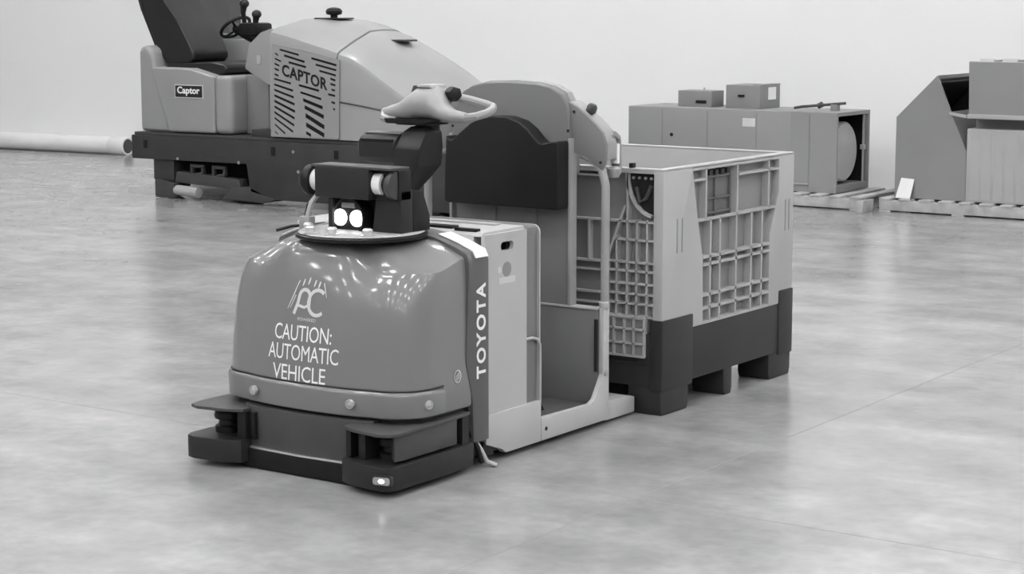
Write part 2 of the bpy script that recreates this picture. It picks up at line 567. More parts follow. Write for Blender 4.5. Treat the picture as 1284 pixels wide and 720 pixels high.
# white strips painting the overhead light on the band shoulders
for s in (1, -1):
    p = [(s*0.459, 0.770), (s*0.447, 0.792), (s*0.386, 0.817), (s*0.296, 0.845), (s*0.296, 0.848), (s*0.384, 0.8225), (s*0.449, 0.797), (s*0.4625, 0.771)]
    MB().prism([(CX+x, z) for x, z in p], 'y', 5.585, 5.662).build('band_painted_light', M_WHITE, band, smooth=False)

# --- chassis under the hood
MB().prism([(CX-0.43, 5.30), (CX-0.36, 5.23), (CX+0.36, 5.23), (CX+0.43, 5.30), (CX+0.43, 6.0), (CX-0.43, 6.0)], 'z', 0.035, 0.24).build('chassis', M_BLACK, tug, 0.006)
MB().prism([(CX-0.30, 5.20), (CX-0.25, 5.155), (CX+0.0, 5.142), (CX+0.25, 5.155), (CX+0.30, 5.20), (CX+0.30, 5.25), (CX-0.30, 5.25)], 'z', 0.080, 0.228).build('front_panel', M_DGREY, tug, 0.004)
MB().prism([(CX-0.25, 5.148), (CX+0.0, 5.135), (CX+0.25, 5.148), (CX+0.25, 5.17), (CX-0.25, 5.17)], 'z', 0.073, 0.080).build('front_strip', M_SILVER, tug)
MB().prism([(CX-0.36, 5.20), (CX-0.30, 5.15), (CX-0.24, 5.137), (CX+0.24, 5.137), (CX+0.34, 5.20), (CX+0.34, 5.5), (CX-0.34, 5.5)], 'z', 0.004, 0.073).build('front_skid', M_BLACKR, tug, 0.006)
for s in (1, -1):
    for y in (5.45, 6.2):
        MB().lathe((CX + s*0.28 - 0.03, y, 0.06 if y > 6 else 0.075), (1, 0, 0), [(0.03, 0), (0.058 if y > 6 else 0.073, 0.003), (0.06 if y > 6 else 0.075, 0.012), (0.06 if y > 6 else 0.075, 0.05), (0.058 if y > 6 else 0.073, 0.06), (0.03, 0.062)], 24).build('wheel', M_BLACKR, tug)

# --- sensor wings either side
def wing(s):
    def P(pts):
        return [(CX + s*x, y) for x, y in pts]
    plan = P([(0.235, 5.26), (0.235, 5.115), (0.30, 5.085), (0.42, 5.068), (0.462, 5.085), (0.475, 5.12), (0.475, 5.40), (0.46, 5.55), (0.38, 5.55), (0.30, 5.30)])
    o = MB().prism(plan, 'z', 0.208, 0.220).build('wing_plate', M_DGREY, tug, 0.003)
    low = P([(0.235, 5.30), (0.235, 5.10), (0.30, 5.07), (0.43, 5.055), (0.468, 5.068), (0.484, 5.10), (0.484, 5.40), (0.47, 5.56), (0.38, 5.56), (0.30, 5.32)])
    tray = MB().prism(low, 'z', 0.024, 0.108).build('wing_tray', M_CHAR, tug, 0.006)
    # walls that carry the plate
    MB().prism(P([(0.235, 5.30), (0.235, 5.125), (0.265, 5.115), (0.265, 5.30)]), 'z', 0.108, 0.208).build('wing_post', M_BLACK, tug, 0.003)
    if s > 0:
        MB().prism(P([(0.285, 5.30), (0.285, 5.13), (0.325, 5.12), (0.335, 5.30)]), 'z', 0.108, 0.208).build('wing_post', M_CHAR, tug, 0.003)
        MB().prism(P([(0.425, 5.14), (0.46, 5.11), (0.468, 5.16), (0.468, 5.46), (0.44, 5.46)]), 'z', 0.118, 0.208).build('wing_guard', M_DGREY, tug, 0.004)
        B('wing_strut', M_CHAR, tug, CX+0.44, CX+0.462, 5.50, 5.54, 0.108, 0.208)
    else:
        MB().prism(P([(0.20, 5.32), (0.20, 5.135), (0.30, 5.16), (0.34, 5.20), (0.34, 5.32)]), 'z', 0.108, 0.208).build('wing_post', M_BLACK, tug, 0.003)
    # scanner
    c = (CX + s*0.385, 5.20, 0.108)
    sc = MB().lathe(c, (0, 0, 1), [(0.05, 0.0), (0.05, 0.022), (0.038, 0.028), (0.036, 0.045), (0.052, 0.05), (0.055, 0.062), (0.05, 0.076), (0.02, 0.08)], 20).build('scanner', M_BLACK, tug)
    B('scanner_bracket', M_CHAR, sc, CX + s*0.33 - 0.012, CX + s*0.33 + 0.012, 5.22, 5.30, 0.112, 0.165, 0.003)
    for k in range(3):
        MB().lathe((CX + s*(0.30+0.015*k), 5.205+0.01*k, 0.15), (0, -1, 0), [(0.004, 0), (0.004, 0.006), (0.001, 0.007)], 8).build('bolt', M_SILVER, sc)
    # lamp set in the tray corner
    if s > 0:
        nrm = Vector((0.25, -1, 0)).normalized()
        lc = Vector((CX + 0.452, 5.054, 0.066))
        t1 = Vector((-nrm.y, nrm.x, 0))
        def bar(w, h, d0, d1):
            m = MB(); pts = rrect(-w/2, w/2, -h/2, h/2, h*0.3, 3)
            m.rings([[lc + t1*u + Vector((0, 0, v)) + nrm*dd for u, v in pts] for dd in (d0, d1)])
            return m
        lm = bar(0.075, 0.036, -0.01, 0.008).build('wing_lamp', M_CHAR, tray)
        bar(0.062, 0.026, 0.0, 0.011).build('wing_lamp_lens', M_GRIP, tray)
        MB().sphere(lc + nrm*0.011, 0.009, (1.5, 0.6, 0.8)).build('wing_lamp_bulb', M_LED2, tray)
    else:
        for z in (0.085, 0.06):
            MB().lathe((CX - 0.482, 5.11, z), (-1, -0.3, 0), [(0.006, 0), (0.006, 0.008), (0.001, 0.009)], 8).build('bolt', M_BLACK, tray)
wing(1); wing(-1)
# cable tail under the band on the right
MB().tube([(R-0.02, 5.60, 0.12), (R+0.01, 5.615, 0.07), (R+0.02, 5.64, 0.02), (R+0.05, 5.66, 0.008)], 0.008, 8).build('loose_cable', M_EDGE, tug)
MB().tube([(R-0.02, 5.585, 0.14), (R+0.005, 5.60, 0.08), (R+0.01, 5.62, 0.02)], 0.010, 8).build('loose_cable', M_BLACK, tug)
MB().prism([(5.63, 0.03), (5.72, 0.03), (5.70, 0.075), (5.66, 0.085)], 'x', R-0.10, R-0.005).build('tow_eye', M_BLACK, tug, 0.004)

# --- battery box behind the band
BX0, BX1 = Lx + 0.006, R - 0.006
hole = rrect(5.765, 5.845, 0.776, 0.808, 0.014, 4)
vs, fs = plate2d([(5.664, 0.178), (5.932, 0.178), (5.932, 0.842), (5.664, 0.842)], [hole], 0.008)
box = B('battery_box', M_BODY, tug, BX0, BX1 - 0.05, 5.664, 5.932, 0.10, 0.842, 0.006)
MB().add([(BX1 - 0.008 + v.z, v.x, v.y) for v in vs], fs).build('side_panel', M_BODY, box, smooth=False)
B('panel_hole_back', M_BLACKR, box, BX1-0.055, BX1-0.045, 5.75, 5.86, 0.76, 0.82)
MB().prism([(5.664, 0.836), (5.678, 0.852), (5.93, 0.854), (5.938, 0.846), (5.938, 0.838)], 'x', Lx+0.02, R-0.02).build('box_lid', M_BODY, box, 0.004)
B('lid_slot', M_BLACK, box, CX-0.12, CX+0.27, 5.70, 5.745, 0.853, 0.862, 0.003)
B('lid_latch', M_BLACK, box, CX+0.30, CX+0.40, 5.675, 5.70, 0.850, 0.862, 0.003)
B('lid_strip', M_EDGE, box, CX-0.35, CX+0.35, 5.86, 5.90, 0.853, 0.860, 0.002)
# small decals on the box side
MB().lathe((R-0.0062, 5.803, 0.706), (1, 0, 0), [(0.001, 0), (0.028, 0.0), (0.028, 0.001), (0.001, 0.001)], 20).build('decal', M_STEEL, box, smooth=False)
MB().lathe((R-0.0062, 5.755, 0.708), (1, 0, 0), [(0.001, 0), (0.012, 0.0), (0.012, 0.001), (0.001, 0.001)], 16).build('decal', M_PALEP, box, smooth=False)
B('decal', M_PALEP, box, R-0.007, R-0.0048, 5.75, 5.855, 0.655, 0.678)
# rear flange of the box: inset wall and rounded bright-edged plate
B('flange_wall', M_BODY2, tug, Lx+0.014, R-0.014, 5.932, 6.012, 0.15, 0.843, 0.006)
vs, fs = plate2d(rrect(CX-0.445, CX+0.446, 0.12, 0.850, 0.03, 5), [], 0.004)
MB().add([(v.x, 6.016 + v.z, v.y) for v in vs], fs).build('rear_flange', M_EDGE, tug, smooth=False)
MB().tube([(R-0.012, 5.935, 0.425), (R-0.004, 5.965, 0.427), (R-0.004, 6.0, 0.418), (R-0.004, 6.016, 0.395), (R-0.004, 6.018, 0.30), (R-0.004, 6.018, 0.17)], 0.006, 8).build('grab_rail', M_EDGE, tug)
# lower skirt on each flank
for s, xo in ((1, R), (-1, Lx)):
    xi = xo - s*0.03
    MB().prism([(5.664, 0.182), (6.022, 0.182), (6.022, 0.022), (5.79, 0.022), (5.765, 0.04), (5.664, 0.075)], 'x', xi, xo).build('skirt', M_BODY, tug, 0.004)
    # step trim rising to the rear post
    trim = [(6.024, 0.022), (6.024, 0.112), (6.37, 0.106), (6.40, 0.118), (6.448, 0.185), (6.462, 0.21), (6.462, 0.475), (6.505, 0.475), (6.505, 0.022)]
    MB().prism(trim, 'x', xo - s*0.022, xo).build('step_trim', M_BODY, tug, 0.004)
    MB().lathe((xo - s*0.001, 6.055, 0.065), (s, 0, 0), [(0.008, 0), (0.008, 0.003), (0.001, 0.003)], 10).build('bolt', M_CHAR, tug)
    B('post_slot', M_CHAR, tug, xo - s*0.036, xo - s*0.023, 6.448, 6.458, 0.22, 0.43)
    MB().lathe((xo - s*0.012, 6.484, 0.475), (0, 0, 1), [(0.022, 0), (0.022, 0.02), (0.017, 0.025)], 14).build('post_socket', M_EDGE, tug)
    MB().lathe((xo, 6.48, 0.215), (s, 0, 0), [(0.014, -0.005), (0.014, 0.006), (0.008, 0.008)], 12).build('bolt', M_EDGE, tug)
B('step_floor', M_TREAD, tug, Lx+0.02, R-0.022, 6.0, 6.47, 0.03, 0.088)
# rear bulkhead
bh = [(Lx+0.024, 6.37), (Lx+0.05, 6.42), (Lx+0.10, 6.44), (R-0.10, 6.44), (R-0.05, 6.42), (R-0.024, 6.37), (R-0.024, 6.50), (Lx+0.024, 6.50)]
MB().prism([(Lx+0.024, 6.455), (R-0.024, 6.455), (R-0.024, 6.50), (Lx+0.024, 6.50)], 'z', 0.088, 0.466).build('rear_bulkhead', M_BODY2, tug, 0.004)
B('bulkhead_cap', M_EDGE, tug, Lx+0.024, R-0.024, 6.45, 6.503, 0.466, 0.474, 0.003)
# rear tow deck below the bin
MB().prism([(6.505, 0.012), (6.728, 0.012), (6.728, 0.075), (6.69, 0.085), (6.505, 0.092)], 'x', Lx+0.02, R-0.015).build('tow_deck', M_BODY, tug, 0.004)

# --- backrest
YB = 6.46
colw = 0.292
B('backrest_column', M_BODY2, tug, CX-colw+0.02, CX+colw-0.006, YB+0.005, YB+0.03, 0.466, 0.90)
for s in (1, -1):
    B('column_edge', M_GRIP, tug, CX+s*colw-0.006, CX+s*colw+0.008, YB-0.01, YB+0.035, 0.474, 1.14, 0.003)
for s in (-0.1, 0.1):
    B('column_seam', M_BODY2, tug, CX+s-0.03, CX+s+0.03, YB-0.002, YB+0.01, 0.474, 0.868, 0.002)
headp = [(-0.285, 1.0), (-0.285, 1.20), (-0.262, 1.268), (-0.232, 1.312), (-0.185, 1.338), (-0.12, 1.352), (0.0, 1.357), (0.13, 1.352), (0.20, 1.340), (0.25, 1.315), (0.278, 1.27), (0.288, 1.20), (0.288, 1.0)]
MB().prism([(CX+x, z) for x, z in headp], 'y', YB-0.005, YB+0.035).build('head_plate', M_BODY2, tug, 0.012, 3)
headr = [(x*1.008, z+0.003) for x, z in headp]
MB().prism([(CX+x*1.0, z) for x, z in headp[:1] + [(x, z+0.004) for x, z in headp[1:-1]] + headp[-1:]], 'y', YB+0.035, YB+0.075).build('head_rim', M_GRIP, tug, 0.004)
for s in (1, -1):
    sh = [(0.270, 1.285), (0.315, 1.262), (0.40, 1.198), (0.432, 1.165), (0.446, 1.12), (0.446, 1.06), (0.432, 1.018), (0.40, 1.035), (0.36, 1.065), (0.31, 1.082), (0.270, 1.088)]
    MB().prism([(CX+s*x, z) for x, z in sh], 'y', YB+0.012, YB+0.030).build('shoulder_plate', M_BODY2, tug, 0.004)
    top = [(0.270, 1.285), (0.315, 1.262), (0.40, 1.198), (0.432, 1.165), (0.446, 1.12), (0.446, 1.06), (0.436, 1.06), (0.436, 1.118), (0.424, 1.16), (0.394, 1.19), (0.31, 1.253), (0.270, 1.275)]
    MB().prism([(CX+s*x, z) for x, z in top], 'y', YB+0.030, YB+0.10).build('shoulder_rim', M_GRIP, tug, 0.003)
    MB().tube([(CX+s*0.33, YB+0.03, 1.075), (CX+s*0.385, YB+0.03, 1.055), (CX+s*0.42, YB+0.03, 1.02), (CX+s*0.437, YB+0.03, 0.96), (CX+s*0.438, YB+0.03, 0.80), (CX+s*0.438, YB+0.028, 0.49)], 0.017, 12).build('grab_tube', M_GRIP, tug)
    for x, z in ((0.30, 1.245), (0.283, 1.17), (0.425, 1.05)):
        MB().lathe((CX+s*x, YB+0.012 if x > 0.29 else YB-0.005, z), (0, -1, 0), [(0.006, -0.002), (0.006, 0.003), (0.001, 0.004)], 8).build('bolt', M_CHAR, tug)
# beacon knob and tail lamp on the right shoulder
MB().lathe((CX+0.345, YB+0.06, 1.240), (0.4, 0, 1), [(0.010, -0.01), (0.015, 0.0), (0.021, 0.006), (0.021, 0.026), (0.014, 0.036), (0.005, 0.038)], 16).build('beacon_knob', M_DGREY, tug)
tl = MB().prism([(YB+0.09, 1.17), (YB+0.125, 1.15), (YB+0.135, 1.10), (YB+0.135, 1.0), (YB+0.10, 0.99), (YB+0.10, 1.02), (YB+0.122, 1.03), (YB+0.122, 1.13), (YB+0.09, 1.15)], 'x', CX+0.405, CX+0.447).build('tail_lamp_bracket', M_GRIP, tug, 0.004)
B('tail_lamp', M_WHITE, tl, CX+0.415, CX+0.448, YB+0.098, YB+0.118, 1.04, 1.12, 0.004)
MB().lathe((CX+0.43, YB+0.10, 0.985), (0, 0, 1), [(0.02, 0), (0.026, 0.01), (0.026, 0.035), (0.018, 0.045)], 14).build('tube_collar', M_GRIP, tug)
# pad
pad = [(-0.300, 0.862), (-0.308, 0.875), (-0.308, 0.95), (-0.298, 1.135), (-0.280, 1.120), (-0.262, 1.118)]
pad += [(-0.21, 1.155), (-0.155, 1.19), (-0.10, 1.211), (-0.03, 1.222), (0.04, 1.220), (0.10, 1.203), (0.145, 1.172), (0.178, 1.138), (0.196, 1.124), (0.215, 1.120), (0.245, 1.128), (0.283, 1.132), (0.288, 1.12), (0.288, 0.875), (0.282, 0.862)]
pad = [(x*0.87 if x < 0 else x, z) for x, z in pad]
MB().prism([(CX+x, z) for x, z in pad], 'y', YB-0.085, YB-0.005).build('back_pad', M_PAD, tug, 0.018, 4)

# --- steering column, display, handle
YS = 5.89
def ell_ring(x, y, z, ry, rz, n=16):
    return [(x, y + ry*math.cos(2*math.pi*k/n), z + rz*math.sin(2*math.pi*k/n)) for k in range(n)]
def rect_ring(x0, x1, y0, y1, z):
    return [(x0, y0, z), (x1, y0, z), (x1, y1, z), (x0, y1, z)]
cm = MB()
cm.rings([rect_ring(CX+a, CX+b, c_, d_, z) for a, b, c_, d_, z in ((-0.12, -0.055, 5.84, 5.90, 0.852), (-0.11, -0.045, 5.835, 5.905, 0.95), (-0.09, 0.005, 5.80, 5.93, 1.01), (-0.08, 0.04, 5.80, 5.95, 1.06), (-0.075, 0.048, 5.80, 5.95, 1.13), (-0.06, 0.05, 5.84, 5.94, 1.19), (-0.04, 0.035, 5.86, 5.92, 1.208))])
cm.build('steering_column', M_CHAR, tug, 0.010)
B('column_base', M_BLACK, tug, CX-0.14, CX-0.03, 5.80, 5.93, 0.852, 0.90, 0.01)
dm = MB()
oct_ = [(5.815, 1.165), (5.80, 1.15), (5.80, 1.09), (5.82, 1.068), (5.90, 1.068), (5.93, 1.10), (5.93, 1.15), (5.90, 1.178), (5.84, 1.178)]
cyo, czo = 5.865, 1.122
dm.rings([[(CX-0.285, cyo+(y-cyo)*0.35, czo+(z-czo)*0.35) for y, z in oct_], [(CX-0.245, y, z) for y, z in oct_], [(CX-0.07, y, z) for y, z in oct_]])
disp = dm.build('display_unit', M_CHAR, tug, 0.004)
B('display_lit_top', M_STEELD, disp, CX-0.24, CX-0.07, 5.835, 5.905, 1.1765, 1.182, 0.002)  # paler plate, light falling on the top face put into its colour
B('display_slot', M_BLACK, disp, CX-0.235, CX-0.08, 5.797, 5.812, 1.150, 1.158)
MB().tube([(CX+0.0, YS+0.02, 1.19), (CX+0.01, YS+0.02, 1.24)], [0.05, 0.038], 14).build('steering_neck', M_BLACK, tug)
B('neck_bracket', M_BLACK, tug, CX-0.09, CX+0.06, YS-0.06, YS+0.08, 1.213, 1.232, 0.006)
HX = CX + 0.03
hmh = MB()
secs = [(-0.285, 5.925, 1.256, 0.012, 0.010), (-0.272, 5.922, 1.254, 0.026, 0.017), (-0.235, 5.912, 1.253, 0.044, 0.023), (-0.18, 5.902, 1.257, 0.064, 0.030), (-0.12, 5.895, 1.266, 0.082, 0.041),
        (-0.07, 5.895, 1.283, 0.092, 0.057), (-0.035, 5.90, 1.296, 0.09, 0.066), (0.035, 5.90, 1.296, 0.09, 0.066), (0.06, 5.885, 1.285, 0.075, 0.056), (0.10, 5.868, 1.262, 0.048, 0.036), (0.15, 5.862, 1.252, 0.030, 0.024), (0.21, 5.866, 1.248, 0.020, 0.018)]
hmh.rings([ell_ring(HX+x*0.89, y, z, ry, rz) for x, y, z, ry, rz in secs])
handle = hmh.build('steering_handle', M_GRIP, tug, angle=60)
for s in (1, -1):
    pts = [(0.15, 5.862, 1.252), (0.21, 5.866, 1.248), (0.255, 5.875, 1.254), (0.282, 5.905, 1.264), (0.288, 5.935, 1.276), (0.275, 5.955, 1.285), (0.24, 5.962, 1.292), (0.16, 5.955, 1.308), (0.09, 5.945, 1.318)]
    if s < 0:
        pts = [(-x*0.86, y-0.02, z-0.018) for x, y, z in pts]
    MB().tube([(HX+x*0.89, y, z) for x, y, z in pts], 0.016, 10).build('grip_loop', M_GRIP, handle)
    MB().lathe((HX+s*0.085, 5.925, 1.330), (s*1.0, -0.5, 0.1), [(0.018, -0.04), (0.028, -0.03), (0.030, 0.0), (0.027, 0.018), (0.015, 0.022)], 6).build('thumb_switch', M_BLACK, handle)
MB().prism([(HX-0.035, 1.355), (HX-0.03, 1.366), (HX+0.03, 1.366), (HX+0.035, 1.355)], 'y', 5.85, 5.95).build('handle_cap', M_EDGE, handle, 0.004)
MB().prism([(HX-0.17, 1.238), (HX-0.16, 1.218), (HX+0.02, 1.218), (HX+0.10, 1.238)], 'y', 5.82, 5.94).build('handle_underside', M_BLACK, handle, 0.006)

# --- sensor mast on the hood
MX = CX + 0.032
DP = (MX+0.02, 5.47)
DZ = 0.842
MB().lathe((DP[0], DP[1]-0.02, DZ-0.006), (0, 0, 1), [(0.235, 0), (0.24, 0.004), (0.24, 0.013), (0.235, 0.016)], 40).build('mast_plate', M_BLACK, tug)
MB().lathe((DP[0], DP[1]-0.02, DZ+0.010), (0, 0, 1), [(0.225, 0), (0.23, 0.003), (0.225, 0.006)], 40).build('mast_disc', M_EDGE, tug)
z0 = DZ + 0.016
MB().prism([(MX+0.085, z0), (MX+0.215, z0), (MX+0.215, 1.01), (MX+0.105, 1.01)], 'y', 5.43, 5.50).build('mast_bracket', M_CHAR, tug, 0.004)
MB().prism([(5.50, z0), (5.60, z0), (5.60, 0.91), (5.56, 1.0), (5.50, 1.01)], 'x', MX+0.10, MX+0.215).build('mast_bracket', M_BLACK, tug, 0.004)
B('mast_wall', M_BLACK, tug, MX-0.10, MX+0.10, 5.48, 5.50, z0, 1.0, 0.003)
B('mast_foot', M_CHAR, tug, MX-0.095, MX-0.075, 5.40, 5.50, z0, 1.0, 0.002)
bar_y = 5.44
bx = B('camera_bar', M_CHAR, tug, MX-0.145, MX+0.105, bar_y-0.055, bar_y+0.05, 0.975, 1.083, 0.004)
B('camera_bar_roof', M_DGREY, bx, MX-0.165, MX+0.205, bar_y-0.05, bar_y+0.055, 1.083, 1.093, 0.003)
B('camera_bar_end', M_BLACK, bx, MX+0.105, MX+0.215, bar_y-0.02, bar_y+0.05, 0.975, 1.083, 0.003)
for x0, x1 in ((-0.18, -0.145), (0.106, 0.145)):
    MB().lathe((MX+x0, bar_y-0.005, 1.032), (1, 0, 0), [(0.036, 0), (0.041, 0.002), (0.041, x1-x0-0.002), (0.036, x1-x0)], 20).build('white_collar', M_CREAM, bx)
MB().lathe((MX-0.18, bar_y-0.005, 1.03), (-1, 0, 0), [(0.056, 0), (0.06, 0.01), (0.055, 0.032), (0.04, 0.05), (0.018, 0.06), (0.002, 0.062)], 20).build('dome_cap', M_BLACK, bx)
MB().lathe((MX+0.145, bar_y-0.005, 1.03), (1, 0, 0), [(0.03, 0), (0.036, 0.006), (0.036, 0.03), (0.04, 0.034), (0.04, 0.045), (0.03, 0.05), (0.002, 0.05)], 20).build('dome_cap', M_BLACK, bx)
MB().lathe((MX+0.196, bar_y-0.015, 1.03), (1, -0.12, 0), [(0.05, -0.012), (0.053, 0.0), (0.05, 0.012), (0.01, 0.014)], 18).build('end_disc', M_DGREY, bx)
# twin lamp
lc = Vector((MX-0.018, 5.435, 0.902))
lh = MB().lathe(lc, (0, -1, 0), [(0.06, -0.05), (0.072, -0.04), (0.076, 0.01), (0.074, 0.02), (0.068, 0.02), (0.066, 0.012), (0.001, 0.010)], 28).build('work_lamp', M_BLACK, tug)
for s in (-1, 1):
    MB().lathe(lc + Vector((s*0.0385, -0.012, 0.0)), (0, -1, 0), [(0.0305, 0), (0.030, 0.006), (0.026, 0.011), (0.012, 0.014), (0.001, 0.015)], 20).build('lamp_lens', M_LED, lh)
B('lamp_bezel', M_STEELD, lh, lc.x-0.03, lc.x+0.03, 5.418, 5.424, lc.z+0.036, lc.z+0.055, 0.002)
for x, y in ((-0.13, 5.33), (0.03, 5.27), (0.16, 5.31), (-0.06, 5.26)):
    k = MB().lathe((MX+x, y, z0), (0, 0, 1), [(0.026, -0.001), (0.026, 0.004), (0.015, 0.005), (0.016, 0.012), (0.019, 0.022), (0.014, 0.028)], 12).build('mast_bolt', M_SILVER, tug)
# cables beside the mast
MB().tube([(MX-0.16, 5.42, 0.98), (MX-0.175, 5.40, 0.95), (MX-0.185, 5.39, 0.90), (MX-0.178, 5.40, 0.862)], 0.010, 8).build('mast_cable', M_EDGE, tug)
MB().tube([(MX-0.175, 5.43, 0.97), (MX-0.20, 5.41, 0.94), (MX-0.205, 5.40, 0.89)], 0.006, 8).build('mast_cable', M_BLACK, tug)
B('cable_plug', M_GRIP, tug, MX-0.215, MX-0.165, 5.375, 5.41, 0.845, 0.90, 0.005)
MB().tube([(MX-0.21, 5.44, 0.862), (MX-0.27, 5.40, 0.858), (MX-0.32, 5.37, 0.842)], 0.006, 8).build('mast_cable', M_BLACK, tug)

# ------------------------------------------------------------------ bulk container on feet
X0, X1, Y0, Y1, ZT = -5.0, -3.95, 6.745, 7.90, 1.0
bin_ = empty('bulk_container', ((X0+X1)/2, (Y0+Y1)/2, 0), 'large open ribbed plastic pallet box with dark base behind the tow tractor', 'container')
# base: solid dark tub on nine feet
base = B('base', M_BINB, bin_, X0, X1, Y0, Y1, 0.115, 0.335, 0.006)
for ix, (xa, xb) in enumerate(((X0, X0+0.16), (CX-0.07, CX+0.07), (X1-0.16, X1))):
    for (ya, yb) in ((Y0, Y0+0.225), (7.275, 7.35), (7.69, Y1)):
        f = MB().prism([(ya+0.01, 0.0), (yb-0.01, 0.0), (yb, 0.03), (yb, 0.118), (ya, 0.118), (ya, 0.03)], 'x', xa+0.002, xb-0.002).build('foot', M_BINB, bin_, 0.006)
for ya, yb in ((Y0, 6.99), (7.775, Y1)):
    for xa, xb in ((X0, X0+0.06), (X1-0.05, X1)):
        B('corner_boot', M_BINB, bin_, xa-0.006, xb+0.006, ya-0.006, yb+0.004, 0.10, 0.395, 0.008)
B('base_ledge', M_BINB, bin_, X0+0.07, X1-0.07, Y0-0.004, Y0+0.03, 0.205, 0.215)
# floor of the bin
B('inner_floor', M_BINB, bin_, X0+0.04, X1-0.04, Y0+0.04, Y1-0.04, 0.335, 0.35)
# corner posts: long returns on the flanks, short on the ends
def flank(x, s):
    xi = x - s*0.045
    a = [(Y0, 0.335), (6.985, 0.335), (7.085, 0.335), (7.085, 0.353), (7.077, 0.62), (7.031, 0.785), (6.985, 0.99), (6.985, ZT), (Y0, ZT)]
    MB().prism(a, 'x', xi, x).build('corner_post', M_BIN, bin_, 0.005)
    b = [(Y1, 0.335), (7.676, 0.335), (7.674, 0.66), (7.756, 0.84), (7.752, ZT), (Y1, ZT)]
    MB().prism(b, 'x', xi, x).build('corner_post', M_BIN, bin_, 0.005)
    pn = B('side_panel', M_BINSHADE, bin_, x - s*0.048, x - s*0.034, 6.95, 7.79, 0.335, ZT-0.005)
    def rib(y0, y1, z0, z1):
        B('rib', M_BIN, pn, x - s*0.036, x - s*0.001, y0, y1, z0, z1, 0.0)
    def lim(z):
        # open width between the flared posts
        lo = 7.08 if z < 0.62 else (7.077 - (z-0.62)/0.165*0.046 if z < 0.785 else 7.031 - (z-0.785)/0.205*0.046)
        hi = 7.675 if z < 0.66 else (7.674 + (z-0.66)/0.18*0.082 if z < 0.84 else 7.755)
        return lo, hi
    for z in (0.342, 0.402, 0.458, 0.586, 0.618, 0.777, 0.945, 0.992):
        lo, hi = lim(z)
        if z == 0.945:
            rib(lo, 7.10, z-0.005, z+0.005); rib(7.385, hi, z-0.005, z+0.005)
        else:
            rib(lo, hi, z-0.006, z+0.006)
    for y in (7.143, 7.225, 7.369, 7.506, 7.604):
        rib(y-0.006, y+0.006, 0.342, 0.777)
    for y in (7.10, 7.372, 7.66):
        rib(y-0.006, y+0.006, 0.777, 0.992)
    # hatch with its own small grid
    h = B('hatch', M_HATCH, bin_, x - s*0.034, x - s*0.018, 7.115, 7.325, 0.785, 0.965, 0.004)
    for z in (0.80, 0.86, 0.95):
        B('hatch_rib', M_HATCH, h, x - s*0.02, x - s*0.008, 7.115, 7.325, z-0.004, z+0.004)
    for y in (7.12, 7.19, 7.32):
        B('hatch_rib', M_HATCH, h, x - s*0.02, x - s*0.008, y-0.004, y+0.004, 0.785, 0.955)
    for k in range(4):
        B('hatch_hinge', M_CHAR, h, x - s*0.03, x - s*0.003, 7.13+k*0.05, 7.155+k*0.05, 0.958, 0.978)
    for ya in (6.86, 6.90, 7.82, 7.855):
        B('post_groove', M_BINSHADE, bin_, x - s*0.004, x + s*0.0012, ya-0.004, ya+0.004, 0.66, 0.80)
flank(X1, 1); flank(X0, -1)
